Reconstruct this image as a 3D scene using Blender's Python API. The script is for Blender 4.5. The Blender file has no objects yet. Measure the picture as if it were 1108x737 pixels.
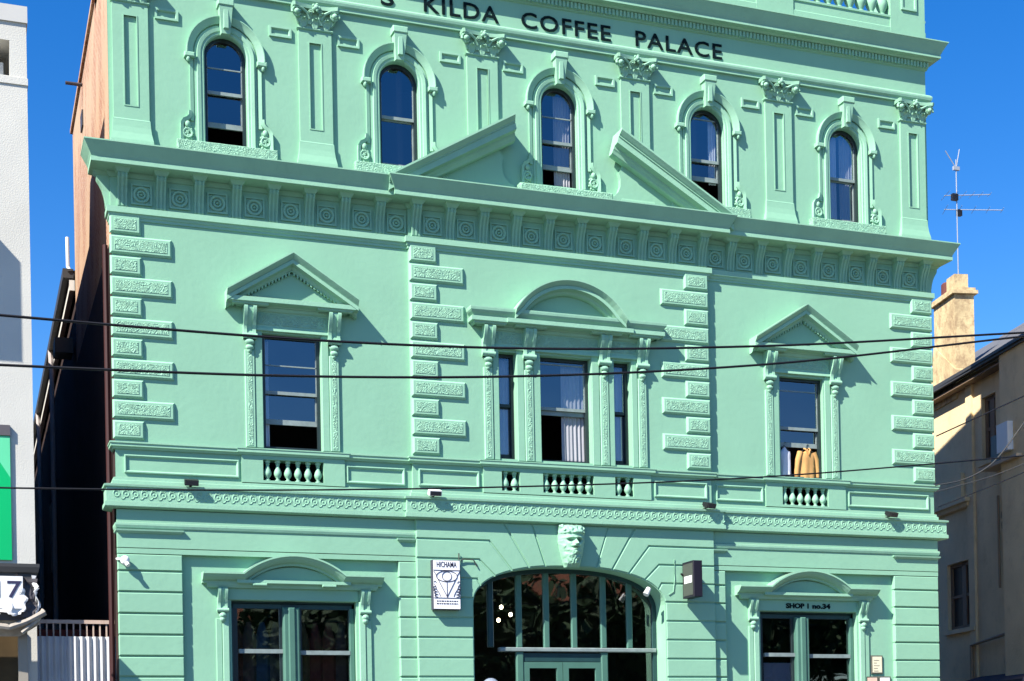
import bpy, bmesh, math, random
from mathutils import Vector, Matrix, noise
random.seed(7)
S = bpy.context.scene
COL = S.collection
# ------------------------------------------------------------------ camera
cam_d = bpy.data.cameras.new('camera'); cam = bpy.data.objects.new('camera', cam_d); COL.objects.link(cam)
YAW, PITCH, ROLL = 0.3523, 0.0045, -0.0194
cy, sy = math.cos(YAW), math.sin(YAW); cp, sp = math.cos(PITCH), math.sin(PITCH)
fw = Vector((sy*cp, cy*cp, sp)); r0 = Vector((cy, -sy, 0)); u0 = r0.cross(fw)
rt = r0*math.cos(ROLL) + u0*math.sin(ROLL); up = -r0*math.sin(ROLL) + u0*math.cos(ROLL)
m = Matrix((rt, up, -fw)).transposed().to_4x4(); m.translation = Vector((-10.2494, -24.7358, 1.7))
cam.matrix_world = m
cam_d.sensor_width = 36; cam_d.lens = 36*1604.75/1108
cam_d.shift_x = 0.0006; cam_d.shift_y = 0.4019
cam_d.clip_end = 4000
S.camera = cam
# ------------------------------------------------------------------ world + sun
SUN_TRAVEL = Vector((1.95, 1.0, -2.12))
el = math.atan2(2.12, math.hypot(1.95, 1.0))
W = bpy.data.worlds.new('World'); S.world = W; W.use_nodes = True
nt = W.node_tree; nt.nodes.clear()
sky = nt.nodes.new('ShaderNodeTexSky'); sky.sky_type = 'NISHITA'; sky.sun_disc = False
sky.sun_elevation = el; sky.sun_rotation = math.atan2(-1.95, -1.0)
sky.altitude = 0; sky.air_density = 1.0; sky.dust_density = 0.15; sky.ozone_density = 3.0
hs = nt.nodes.new('ShaderNodeHueSaturation'); hs.inputs['Saturation'].default_value = 1.41; hs.inputs['Hue'].default_value = 0.511; hs.inputs['Value'].default_value = 1.0
bg = nt.nodes.new('ShaderNodeBackground'); bg.inputs['Strength'].default_value = 0.092
out = nt.nodes.new('ShaderNodeOutputWorld')
nt.links.new(sky.outputs[0], hs.inputs['Color']); nt.links.new(hs.outputs[0], bg.inputs[0]); nt.links.new(bg.outputs[0], out.inputs[0])
sd = bpy.data.lights.new('sun', 'SUN'); sd.energy = 5.0; sd.angle = math.radians(0.5); sd.color = (1.0, 0.95, 0.86)
sun = bpy.data.objects.new('sun', sd); COL.objects.link(sun)
sun.rotation_euler = SUN_TRAVEL.to_track_quat('-Z', 'Y').to_euler(); sun.location = (-30, -20, 40)
S.view_settings.view_transform = 'Standard'; S.view_settings.look = 'None'
S.view_settings.exposure = 1.17; S.view_settings.gamma = 1.0; S.view_settings.use_curve_mapping = False
S.render.engine = 'CYCLES'
S.cycles.diffuse_bounces = 3; S.cycles.max_bounces = 6; S.cycles.transparent_max_bounces = 12

# ------------------------------------------------------------------ materials
MATS = {}
def mat(name, col, rough=0.6, var=0.08, vscale=1.2, bump=0.0, bscale=30.0, spec=0.3, metal=0.0, dirt=0.0, dirtcol=None, emit=None, estr=0, btype='noise', streak=False, topdim=0.0, iso=False):
    if name in MATS: return MATS[name]
    M = bpy.data.materials.new(name); M.use_nodes = True; t = M.node_tree; N = t.nodes; L = t.links
    b = N['Principled BSDF']
    b.inputs['Roughness'].default_value = rough; b.inputs['Metallic'].default_value = metal
    b.inputs['Specular IOR Level'].default_value = spec
    tc = N.new('ShaderNodeTexCoord')
    geo = N.new('ShaderNodeNewGeometry')
    pos = geo.outputs['Position']
    n1 = N.new('ShaderNodeTexNoise'); n1.inputs['Scale'].default_value = vscale; n1.inputs['Detail'].default_value = 6
    if streak:
        mp = N.new('ShaderNodeMapping'); mp.inputs['Scale'].default_value = (1, 1, 0.22); L.new(pos, mp.inputs[0]); L.new(mp.outputs[0], n1.inputs['Vector'])
    else: L.new(pos, n1.inputs['Vector'])
    cr = N.new('ShaderNodeMapRange'); cr.inputs[1].default_value = 0.25; cr.inputs[2].default_value = 0.75
    cr.inputs[3].default_value = 1-var; cr.inputs[4].default_value = 1+var
    L.new(n1.outputs[0], cr.inputs[0])
    mu = N.new('ShaderNodeMix'); mu.data_type = 'RGBA'; mu.blend_type = 'MULTIPLY'; mu.inputs[0].default_value = 1
    mu.inputs[6].default_value = (*col, 1); L.new(cr.outputs[0], mu.inputs[7])
    last = mu.outputs[2]
    if dirt > 0:
        n2 = N.new('ShaderNodeTexNoise'); n2.inputs['Scale'].default_value = vscale*3.1; n2.inputs['Detail'].default_value = 8; n2.inputs['Roughness'].default_value = 0.7
        mp2 = N.new('ShaderNodeMapping'); mp2.inputs['Scale'].default_value = (1.3, 1.3, 0.9) if iso else (1.6, 1.6, 0.35); L.new(pos, mp2.inputs[0]); L.new(mp2.outputs[0], n2.inputs['Vector'])
        r2 = N.new('ShaderNodeMapRange'); r2.inputs[1].default_value = 0.52 if dirt < 0.65 else 0.46; r2.inputs[2].default_value = 0.78 if dirt < 0.65 else 0.62; r2.inputs[4].default_value = dirt
        L.new(n2.outputs[0], r2.inputs[0])
        m2 = N.new('ShaderNodeMix'); m2.data_type = 'RGBA'; L.new(r2.outputs[0], m2.inputs[0]); L.new(last, m2.inputs[6]); m2.inputs[7].default_value = (*(dirtcol or (col[0]*.4, col[1]*.4, col[2]*.4)), 1)
        last = m2.outputs[2]
    if topdim:  # up-facing grime, added to cut light bounced off the ledges
        sn = N.new('ShaderNodeSeparateXYZ'); L.new(geo.outputs['Normal'], sn.inputs[0])
        rt_ = N.new('ShaderNodeMapRange'); rt_.inputs[1].default_value = 0.75; rt_.inputs[2].default_value = 0.95; rt_.inputs[4].default_value = topdim; L.new(sn.outputs[2], rt_.inputs[0])
        m3 = N.new('ShaderNodeMix'); m3.data_type = 'RGBA'; L.new(rt_.outputs[0], m3.inputs[0]); L.new(last, m3.inputs[6]); m3.inputs[7].default_value = (0.085, 0.12, 0.10, 1); last = m3.outputs[2]
    L.new(last, b.inputs['Base Color'])
    if bump > 0:
        if btype == 'noise':
            n3 = N.new('ShaderNodeTexNoise'); n3.inputs['Detail'].default_value = 4
        elif btype == 'vermic':
            n3 = N.new('ShaderNodeTexNoise'); n3.inputs['Detail'].default_value = 1.0; n3.inputs['Distortion'].default_value = 1.6
        n3.inputs['Scale'].default_value = bscale; L.new(pos, n3.inputs['Vector'])
        src = n3.outputs[0]
        if btype == 'vermic':
            # worm-like ridges: fold the noise about its middle
            a1 = N.new('ShaderNodeMath'); a1.operation = 'PINGPONG'; a1.inputs[1].default_value = 0.09; L.new(src, a1.inputs[0])
            a2 = N.new('ShaderNodeMath'); a2.operation = 'MULTIPLY'; a2.inputs[1].default_value = 11; L.new(a1.outputs[0], a2.inputs[0]); src = a2.outputs[0]
        bp = N.new('ShaderNodeBump'); bp.inputs['Strength'].default_value = bump; bp.inputs['Distance'].default_value = 0.02
        L.new(src, bp.inputs['Height']); L.new(bp.outputs[0], b.inputs['Normal'])
    if emit:
        b.inputs['Emission Color'].default_value = (*emit, 1); b.inputs['Emission Strength'].default_value = estr
    MATS[name] = M
    return M
MINT = (0.248, 0.472, 0.325)
mint = mat('mint_stucco', MINT, 0.68, 0.055, 0.8, 0.16, 9, 0.2, topdim=0.6, dirt=0.22, dirtcol=(0.185, 0.38, 0.265))
mintm = mat('mint_moulding', (0.272, 0.505, 0.352), 0.6, 0.07, 2.2, 0.12, 22, 0.22, topdim=0.7, dirt=0.24, dirtcol=(0.165, 0.345, 0.245))
mintc = mat('mint_carved', (0.268, 0.50, 0.35), 0.65, 0.08, 6, 0.6, 9, 0.2, btype='vermic')
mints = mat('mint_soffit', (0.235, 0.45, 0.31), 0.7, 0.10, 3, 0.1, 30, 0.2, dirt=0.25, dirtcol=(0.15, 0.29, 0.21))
darkf = mat('dark_green_sash_paint', (0.018, 0.03, 0.032), 0.35, 0.15, 5, spec=0.4)
greyf = mat('sunlit_rail_grey', (0.22, 0.27, 0.26), 0.45, 0.2, 8, spec=0.4)  # lighter than the dark frames: sun caught by the rails, put in the colour
greenf = mat('sage_joinery_paint', (0.07, 0.168, 0.128), 0.5, 0.08, 4, spec=0.3)
teald = mat('dark_teal_joinery_paint', (0.018, 0.055, 0.055), 0.4, 0.1, 4, spec=0.4)
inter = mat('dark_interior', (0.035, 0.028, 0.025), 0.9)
interr = mat('maroon_interior', (0.07, 0.022, 0.02), 0.9)
curt = mat('curtain_cloth', (0.52, 0.55, 0.62), 0.85, 0.06, 9)
curtw = mat('white_curtain_cloth', (0.33, 0.33, 0.36), 0.85, 0.05, 9)
letm = mat('dark_letter_paint', (0.004, 0.012, 0.014), 0.8, spec=0.05)
blackm = mat('black_metal', (0.012, 0.012, 0.014), 0.4, spec=0.4)
darkg = mat('dark_grey_metal', (0.05, 0.055, 0.05), 0.45, spec=0.4)
whitep = mat('white_plastic', (0.80, 0.80, 0.78), 0.4, 0.04)
whitew = mat('white_render', (0.57, 0.555, 0.50), 0.8, 0.06, 1.0, 0.25, 45, 0.2, dirt=0.16, dirtcol=(0.45, 0.43, 0.40))
cablem = mat('black_cable', (0.010, 0.010, 0.012), 0.5)
cableg = mat('grey_cable', (0.055, 0.055, 0.05), 0.6)
tan = mat('tan_weathered_render', (0.78, 0.60, 0.35), 0.85, 0.16, 0.7, 0.35, 18, 0.1, dirt=0.5, dirtcol=(0.44, 0.31, 0.17), iso=True)
tanl = mat('cream_chimney_render', (0.56, 0.44, 0.25), 0.85, 0.25, 1.2, 0.5, 16, 0.1, dirt=0.75, dirtcol=(0.30, 0.20, 0.12), iso=True)
slate = mat('grey_slate', (0.11, 0.11, 0.115), 0.7, 0.2, 4, 0.3, 14)
gutterm = mat('dark_gutter_metal', (0.05, 0.05, 0.05), 0.5)
galv = mat('galvanised_iron', (0.50, 0.51, 0.53), 0.5, 0.10, 2.0, spec=0.4, dirt=0.3, dirtcol=(0.25, 0.22, 0.22))
fadew = mat('faded_white_paint', (0.55, 0.42, 0.34), 0.7, 0.1, 6, dirt=0.5, dirtcol=(0.32, 0.16, 0.10))
greenb = mat('green_vinyl', (0.0, 0.42, 0.13), 0.4, 0.03, 1.0)
rustm = mat('weathered_dark_metal', (0.05, 0.045, 0.05), 0.5, 0.4, 4, dirt=0.5, dirtcol=(0.20, 0.13, 0.08))
paperw = mat('torn_white_paper', (0.72, 0.71, 0.69), 0.8, 0.08, 5)
brownp = mat('brown_panel', (0.07, 0.045, 0.018), 0.6, 0.3, 3)
asph = mat('asphalt', (0.05, 0.05, 0.052), 0.9, 0.15, 2, 0.3, 60)
pave = mat('asphalt_paving', (0.09, 0.088, 0.085), 0.85, 0.1, 1.5, 0.2, 40)
terra = mat('terracotta_tile', (0.36, 0.13, 0.06), 0.8, 0.25, 3)
leafm = mat('dark_foliage', (0.022, 0.055, 0.014), 0.7, 0.5, 1.5)
barkm = mat('bark', (0.10, 0.075, 0.05), 0.9, 0.3, 4)
orangec = mat('apricot_cloth', (0.52, 0.28, 0.10), 0.85, 0.08, 8)
whitec = mat('white_cloth', (0.62, 0.62, 0.68), 0.85, 0.05, 8)
bulbm = mat('lit_bulb', (1, 0.85, 0.65), 0.4, emit=(1.0, 0.80, 0.55), estr=9)
globeg = mat('frosted_globe', (0.20, 0.235, 0.29), 0.25, spec=0.5)

def brickmat():
    M = bpy.data.materials.new('weathered_red_brick'); M.use_nodes = True; t = M.node_tree; N = t.nodes; L = t.links
    b = N['Principled BSDF']; b.inputs['Roughness'].default_value = 0.9; b.inputs['Specular IOR Level'].default_value = 0.1
    geo = N.new('ShaderNodeNewGeometry'); sx = N.new('ShaderNodeSeparateXYZ'); L.new(geo.outputs['Position'], sx.inputs[0])
    cb = N.new('ShaderNodeCombineXYZ')
    ad = N.new('ShaderNodeMath'); ad.operation = 'ADD'; L.new(sx.outputs[0], ad.inputs[0]); L.new(sx.outputs[1], ad.inputs[1])
    L.new(ad.outputs[0], cb.inputs[0]); L.new(sx.outputs[2], cb.inputs[1])
    br = N.new('ShaderNodeTexBrick'); br.inputs['Scale'].default_value = 1; br.inputs['Brick Width'].default_value = 0.23; br.inputs['Row Height'].default_value = 0.086
    br.inputs['Mortar Size'].default_value = 0.010
    br.inputs['Color1'].default_value = (0.26, 0.11, 0.06, 1); br.inputs['Color2'].default_value = (0.32, 0.145, 0.08, 1); br.inputs['Mortar'].default_value = (0.48, 0.38, 0.30, 1)
    L.new(cb.outputs[0], br.inputs['Vector'])
    n = N.new('ShaderNodeTexNoise'); n.inputs['Scale'].default_value = 1.3; n.inputs['Detail'].default_value = 9; n.inputs['Roughness'].default_value = 0.65; mp = N.new('ShaderNodeMapping'); mp.inputs['Scale'].default_value = (1, 1.2, 0.55); L.new(geo.outputs['Position'], mp.inputs[0]); L.new(mp.outputs[0], n.inputs['Vector'])
    mr = N.new('ShaderNodeMapRange'); mr.inputs[1].default_value = 0.42; mr.inputs[2].default_value = 0.56; mr.inputs[4].default_value = 0.9; L.new(n.outputs[0], mr.inputs[0])
    mx = N.new('ShaderNodeMix'); mx.data_type = 'RGBA'; L.new(mr.outputs[0], mx.inputs[0]); L.new(br.outputs[0], mx.inputs[6]); mx.inputs[7].default_value = (0.43, 0.30, 0.20, 1)
    L.new(mx.outputs[2], b.inputs['Base Color'])
    return M
brick = brickmat()
dbrick = mat('lane_shaded_brick', (0.035, 0.020, 0.018), 0.9, 0.3, 2)  # brick darkened so the lane's deep shade is in its colour

def glassmat(name, refl, tint):
    M = bpy.data.materials.new(name); M.use_nodes = True; t = M.node_tree; N = t.nodes; L = t.links; N.clear()
    o = N.new('ShaderNodeOutputMaterial'); mix = N.new('ShaderNodeMixShader'); tr = N.new('ShaderNodeBsdfTransparent'); gl = N.new('ShaderNodeBsdfGlossy')
    tr.inputs[0].default_value = (*tint, 1); gl.inputs['Roughness'].default_value = 0.015; gl.inputs[0].default_value = (0.95, 0.97, 1, 1)
    fr = N.new('ShaderNodeFresnel'); fr.inputs[0].default_value = 1.5
    ad = N.new('ShaderNodeMath'); ad.operation = 'ADD'; ad.inputs[1].default_value = refl; L.new(fr.outputs[0], ad.inputs[0])
    geo = N.new('ShaderNodeNewGeometry')
    no = N.new('ShaderNodeTexNoise'); no.inputs['Scale'].default_value = 1.3; no.inputs['Detail'].default_value = 1; L.new(geo.outputs['Position'], no.inputs['Vector'])
    bp = N.new('ShaderNodeBump'); bp.inputs['Strength'].default_value = 0.10; bp.inputs['Distance'].default_value = 0.05; L.new(no.outputs[0], bp.inputs['Height']); L.new(bp.outputs[0], gl.inputs['Normal'])
    L.new(ad.outputs[0], mix.inputs[0]); L.new(tr.outputs[0], mix.inputs[1]); L.new(gl.outputs[0], mix.inputs[2]); L.new(mix.outputs[0], o.inputs[0])
    return M
glass = glassmat('old_window_glass', 0.14, (0.82, 0.85, 0.86))
sglass = glassmat('shopfront_glass', 0.13, (0.55, 0.57, 0.56))

# ------------------------------------------------------------------ mesh helpers
class MB:
    def __init__(s): s.v = []; s.f = []
    def add(s, vs, fs):
        o = len(s.v); s.v += [tuple(v) for v in vs]; s.f += [tuple(i+o for i in f) for f in fs]; return s
    def box(s, x0, x1, y0, y1, z0, z1):
        return s.add([(x0,y0,z0),(x1,y0,z0),(x1,y1,z0),(x0,y1,z0),(x0,y0,z1),(x1,y0,z1),(x1,y1,z1),(x0,y1,z1)],
                     [(0,1,2,3),(4,5,6,7),(0,1,5,4),(1,2,6,5),(2,3,7,6),(3,0,4,7)])
    def block(s, x0, x1, z0, z1, yf, yb, c):
        "box on a wall whose front edges are chamfered by c"
        vs = [(x0,yb,z0),(x1,yb,z0),(x1,yb,z1),(x0,yb,z1),(x0,yf+c,z0),(x1,yf+c,z0),(x1,yf+c,z1),(x0,yf+c,z1),
              (x0+c,yf,z0+c),(x1-c,yf,z0+c),(x1-c,yf,z1-c),(x0+c,yf,z1-c)]
        fs = [(0,1,5,4),(1,2,6,5),(2,3,7,6),(3,0,4,7),(4,5,9,8),(5,6,10,9),(6,7,11,10),(7,4,8,11),(8,9,10,11),(0,3,2,1)]
        return s.add(vs, fs)
    def prism(s, poly, y0, y1):
        n = len(poly)
        return s.add([(x,y0,z) for x,z in poly]+[(x,y1,z) for x,z in poly],
              [tuple(range(n)), tuple(range(2*n-1,n-1,-1))]+[(i,(i+1)%n,n+(i+1)%n,n+i) for i in range(n)])
    def prismx(s, poly, x0, x1):
        n = len(poly)
        return s.add([(x0,y,z) for y,z in poly]+[(x1,y,z) for y,z in poly],
              [tuple(range(n)), tuple(range(2*n-1,n-1,-1))]+[(i,(i+1)%n,n+(i+1)%n,n+i) for i in range(n)])
    def cornice(s, x0, x1, prof, yb, yback=0.3, left=True, right=True):
        "profile of (h, z) carried along the wall with mitred returns"
        rows = []
        for h, z in prof:
            row = []
            if left: row += [(x0-h, yback, z), (x0-h, yb-h, z)]
            else: row += [(x0, yb-h, z)]
            if right: row += [(x1+h, yb-h, z), (x1+h, yback, z)]
            else: row += [(x1, yb-h, z)]
            rows.append(row)
        k = len(rows[0]); vs = [p for r in rows for p in r]; fs = []
        for i in range(len(rows)-1):
            for j in range(k-1): fs.append((i*k+j, i*k+j+1, (i+1)*k+j+1, (i+1)*k+j))
        if not left: fs.append(tuple(i*k for i in range(len(rows))))
        if not right: fs.append(tuple(i*k+k-1 for i in range(len(rows))))
        return s.add(vs, fs)
    def sweep(s, path, prof, yb, closed=False, sdir=None, edir=None):
        "closed profile of (n, h): n in the wall plane to the left of the path, h out of the wall"
        n = len(path); rows = []
        for i, (x, z) in enumerate(path):
            def nrm(a, b):
                dx, dz = b[0]-a[0], b[1]-a[1]; l = math.hypot(dx, dz) or 1; return (-dz/l, dx/l)
            if closed: n1 = nrm(path[i-1], path[i]); n2 = nrm(path[i], path[(i+1) % n])
            else:
                n1 = nrm(path[i-1], path[i]) if i > 0 else nrm(path[0], path[1]); n2 = nrm(path[i], path[i+1]) if i < n-1 else n1
            mx, mz = n1[0]+n2[0], n1[1]+n2[1]; l2 = mx*mx+mz*mz
            mx, mz = 2*mx/l2, 2*mz/l2
            if i == 0 and sdir: mx, mz = sdir
            if i == n-1 and edir: mx, mz = edir
            rows.append([(x+mx*a, yb-h, z+mz*a) for a, h in prof])
        k = len(prof); vs = [p for r in rows for p in r]; fs = []
        for i in range(n if closed else n-1):
            ii = (i+1) % n
            for j in range(k): fs.append((i*k+j, i*k+(j+1) % k, ii*k+(j+1) % k, ii*k+j))
        if not closed: fs += [tuple(range(k)), tuple(range((n-1)*k, n*k))]
        return s.add(vs, fs)
    def lathe(s, x, y, prof, n=16):
        vs = []; fs = []
        for r, z in prof:
            for i in range(n): a = 2*math.pi*i/n; vs.append((x+r*math.cos(a), y+r*math.sin(a), z))
        for j in range(len(prof)-1):
            for i in range(n): fs.append((j*n+i, j*n+(i+1) % n, (j+1)*n+(i+1) % n, (j+1)*n+i))
        fs += [tuple(range(n)), tuple(range((len(prof)-1)*n, len(prof)*n))]
        return s.add(vs, fs)
    def tube(s, pts, r, n=8, taper=None):
        pts = [Vector(p) for p in pts]; rows = []
        for i, p in enumerate(pts):
            d = (pts[min(i+1, len(pts)-1)]-pts[max(i-1, 0)]).normalized()
            a = d.cross(Vector((0, 0, 1)));
            if a.length < 1e-3: a = d.cross(Vector((1, 0, 0)))
            a.normalize(); b = d.cross(a)
            rr = r if not taper else r+(taper-r)*i/(len(pts)-1)
            rows.append([p+(a*math.cos(2*math.pi*k/n)+b*math.sin(2*math.pi*k/n))*rr for k in range(n)])
        vs = [q for r_ in rows for q in r_]; fs = []
        for i in range(len(rows)-1):
            for k in range(n): fs.append((i*n+k, i*n+(k+1) % n, (i+1)*n+(k+1) % n, (i+1)*n+k))
        fs += [tuple(range(n)), tuple(range((len(rows)-1)*n, len(rows)*n))]
        return s.add(vs, fs)
    def ball(s, c, rx, ry, rz, nu=12, nv=8):
        vs = []; fs = []
        for j in range(nv+1):
            t = math.pi*j/nv
            for i in range(nu): a = 2*math.pi*i/nu; vs.append((c[0]+rx*math.sin(t)*math.cos(a), c[1]+ry*math.sin(t)*math.sin(a), c[2]+rz*math.cos(t)))
        for j in range(nv):
            for i in range(nu): fs.append((j*nu+i, j*nu+(i+1) % nu, (j+1)*nu+(i+1) % nu, (j+1)*nu+i))
        return s.add(vs, fs)
    def ring(s, cx, cz, y, R, r, n=16, k=6):
        vs = []; fs = []
        for i in range(n):
            a = 2*math.pi*i/n
            for j in range(k):
                b = 2*math.pi*j/k; rr = R+r*math.cos(b); vs.append((cx+rr*math.cos(a), y+r*math.sin(b), cz+rr*math.sin(a)))
        for i in range(n):
            for j in range(k): fs.append((i*k+j, ((i+1) % n)*k+j, ((i+1) % n)*k+(j+1) % k, i*k+(j+1) % k))
        return s.add(vs, fs)
    def mesh(s, name, material, smooth=False):
        me = bpy.data.meshes.new(name); me.from_pydata(s.v, [], s.f)
        bm = bmesh.new(); bm.from_mesh(me); bmesh.ops.remove_doubles(bm, verts=bm.verts, dist=1e-5)
        bmesh.ops.recalc_face_normals(bm, faces=bm.faces); bm.to_mesh(me); bm.free()
        me.materials.append(material)
        if smooth:
            for p in me.polygons: p.use_smooth = True
            try: me.set_sharp_from_angle(angle=math.radians(smooth if smooth is not True else 40))
            except Exception: pass
        return me
    def build(s, name, material, parent=None, smooth=False):
        return link(name, s.mesh(name, material, smooth), parent)
def link(name, me, parent=None, loc=None):
    o = bpy.data.objects.new(name, me); COL.objects.link(o)
    if parent is not None: o.parent = parent
    if loc: o.location = loc
    return o
def empty(name, loc=(0, 0, 0)):
    o = bpy.data.objects.new(name, None); COL.objects.link(o); o.location = loc; o.empty_display_size = 0.3; return o
def tag(o, label=None, cat=None, group=None, kind=None):
    if label: o['label'] = label
    if cat: o['category'] = cat
    if group: o['group'] = group
    if kind: o['kind'] = kind
    return o
def dup(o, parent=None, loc=None):
    c = o.copy(); COL.objects.link(c); c.parent = parent
    if loc is not None: c.location = loc
    for ch in list(o.children): dup(ch, c)
    return c
def inset(poly, d):
    n = len(poly); A = sum(poly[i][0]*poly[(i+1) % n][1]-poly[(i+1) % n][0]*poly[i][1] for i in range(n)); sg = 1 if A > 0 else -1
    res = []
    for i in range(n):
        a, b, c = poly[i-1], poly[i], poly[(i+1) % n]
        def nr(p, q): dx, dz = q[0]-p[0], q[1]-p[1]; l = math.hypot(dx, dz) or 1; return (-dz/l*sg, dx/l*sg)
        n1, n2 = nr(a, b), nr(b, c); mx, mz = n1[0]+n2[0], n1[1]+n2[1]; l2 = max(mx*mx+mz*mz, .3)
        res.append((b[0]+2*mx/l2*d, b[1]+2*mz/l2*d))
    return res
def wall_sheet(outer, holes, y, depth):
    "front face with openings plus the reveals of each opening"
    bm = bmesh.new()
    def loop(p):
        vs = [bm.verts.new((x, y, z)) for x, z in p]
        return [bm.edges.new((vs[i], vs[(i+1) % len(vs)])) for i in range(len(vs))]
    es = loop(outer)
    for h in holes: es += loop(h)
    bmesh.ops.triangle_fill(bm, use_beauty=True, use_dissolve=False, edges=es)
    bm.verts.ensure_lookup_table()
    mb = MB(); mb.add([v.co[:] for v in bm.verts], [tuple(v.index for v in f.verts) for f in bm.faces]) if not bm.verts.index_update() else None
    bm.free()
    for h in holes:
        n = len(h); mb.add([(x, y, z) for x, z in h]+[(x, y+depth, z) for x, z in h], [(i, (i+1) % n, n+(i+1) % n, n+i) for i in range(n)])
    return mb
def text_mesh(body, size, depth, mat_, name, parent, loc, width=None, bold=0.0, shear=0, spacing=1.0):
    cu = bpy.data.curves.new(name, 'FONT'); cu.body = body; cu.size = size; cu.extrude = depth; cu.align_x = 'CENTER'; cu.offset = bold; cu.space_character = spacing; cu.resolution_u = 3
    o = bpy.data.objects.new('tmp', cu); COL.objects.link(o)
    dg = bpy.context.evaluated_depsgraph_get(); dg.update(); me = bpy.data.meshes.new_from_object(o.evaluated_get(dg))
    bpy.data.objects.remove(o)
    xs = [v.co.x for v in me.vertices]; w0 = max(xs)-min(xs); c0 = (max(xs)+min(xs))/2
    k = (width/w0) if width else 1.0
    for v in me.vertices:
        x, y_, z = v.co; v.co = ((x-c0)*k, -z, y_)
    me.materials.clear(); me.materials.append(mat_); me.name = name
    for p in me.polygons: p.material_index = 0
    return link(name, me, parent, loc)
def rect(x0, x1, z0, z1): return [(x0, z0), (x1, z0), (x1, z1), (x0, z1)]
def arch_poly(cx, hw, z0, zs, n=16):
    p = [(cx-hw, z0), (cx+hw, z0)]
    return p+[(cx+hw*math.cos(math.pi*i/n), zs+hw*math.sin(math.pi*i/n)) for i in range(n+1)]

# ------------------------------------------------------------------ setting: ground
def flat(name, x0, x1, y0, y1, z, material):
    o = MB().add([(x0,y0,z),(x1,y0,z),(x1,y1,z),(x0,y1,z)], [(0,1,2,3)]).build(name, material); tag(o, kind='structure'); return o
flat('ground', -600, 600, -600, 600, 0.0, pave)
flat('road', -600, 600, -20.5, -6.0, 0.004, asph)
o = MB().box(-600, 600, -6.0, -0.42, 0.006, 0.14).build('pavement', pave); tag(o, kind='structure')

# ------------------------------------------------------------------ the hotel
H = empty('coffee_palace_hotel', (0, 0, 0))
tag(H, 'three storey mint green Victorian hotel with broken pediment and dark lettering along its frieze', 'hotel')
BX = 2.90; PB = 0.07          # half width and projection of the middle bay
# -- walls
UPW = [-6, -3, 0, 3, 6]
holes_up = [arch_poly(c, 0.35, 12.02, 13.49) for c in UPW]
wall_sheet(rect(-7.9, 7.9, 10.6, 14.76), holes_up, 0.0, 0.19).build('facade_wall', mint, H)
CL, CR = -4.97, 4.92
wall_sheet(rect(-7.9, -BX, 5.6, 10.8), [rect(CL-0.50, CL+0.50, 6.99, 8.93), rect(-5.50, -4.465, 6.445, 6.795)], 0.0, 0.2).build('facade_wall', mint, H)
wall_sheet(rect(BX, 7.9, 5.6, 10.8), [rect(CR-0.48, CR+0.48, 6.97, 8.91), rect(4.44, 5.45, 6.445, 6.795)], 0.0, 0.2).build('facade_wall', mint, H)
tri = [(-1.28, -0.95), (-0.49, 0.50), (0.95, 1.29)]
mb = wall_sheet(rect(-BX, BX, 5.87, 10.8), [rect(a, b, 7.02, 8.92) for a, b in tri]+[rect(a, b, 6.445, 6.795) for a, b in ((-1.275, -0.93), (-0.49, 0.50), (0.92, 1.29))], -PB, 0.27)
for s in (-1, 1): mb.add([(s*BX,-PB,5.87),(s*BX,0.1,5.87),(s*BX,0.1,10.8),(s*BX,-PB,10.8)], [(0,1,2,3)])
mb.build('facade_wall', mint, H)
# ground floor: recessed walls with shop windows, rusticated piers
SL, SR = -5.005, 4.985
wall_sheet(rect(-7.0, -3.0, 0.1, 5.3), [rect(SL-1.065, SL+1.065, 0.9, 4.43)], 0.0, 0.28).build('facade_wall', mint, H)
wall_sheet(rect(3.0, 7.0, 0.1, 5.3), [rect(SR-1.065, SR+1.065, 0.9, 4.41)], 0.0, 0.28).build('facade_wall', mint, H)
JZ = [0.15, 0.73, 1.075, 1.42, 1.765, 2.11, 2.455, 2.80, 3.145, 3.48, 3.83, 4.175, 4.525, 4.865, 5.15]
G = 0.015
for x0, x1 in ((-7.9, -6.87), (-3.19, -2.88), (2.88, 3.15), (6.87, 7.9)):
    mb = MB(); mb.box(x0+0.01, x1-0.01, -0.055, 0.2, 0.1, 5.26)
    for a, b in zip(JZ[:-1], JZ[1:]): mb.block(x0, x1, a+G, b-G, -0.09, 0.0, 0.012)
    mb.build('rusticated_pier', mint, H)
# band above the ground floor windows
for sg in (-1, 1):
    x0, x1 = (-7.9, -BX+0.02) if sg < 0 else (BX-0.02, 7.9)
    mb = MB()
    mb.box(x0, x1, -0.09, 0.25, 5.245, 5.86)
    mb.box(x0, x1, -0.088, 0.25, 5.15, 5.232)
    mb.build('ground_floor_band', mint, H)
    mb = MB()
    pr = [(-0.05, 5.555), (0.012, 5.555), (0.018, 5.565), (0.03, 5.605), (0.03, 5.64), (0.0, 5.655), (-0.05, 5.66)]
    mb.cornice(x0, x1, pr, -0.09, 0.3, left=sg < 0, right=sg > 0)
    mb.build('band_moulding', mintm, H)
    for p0, p1 in ([(-7.9, -6.87), (-3.19, -BX)] if sg < 0 else [(BX, 3.15), (6.87, 7.9)]):
        L_, R_ = (p0 < -7 or p0 == 6.87 or p0 == -3.19), (p1 > 7 or p1 in (-6.87, 3.15))
        mb = MB(); mb.cornice(p0+0.03, p1-0.03, [(-0.05, 5.475), (0.015, 5.475), (0.055, 5.51), (0.06, 5.535), (0.0, 5.545), (-0.05, 5.546)], -0.09, 0.2 if p0 < -7 or p1 > 7 else -0.07)
        mb.build('pier_capital', mintm, H)
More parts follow.
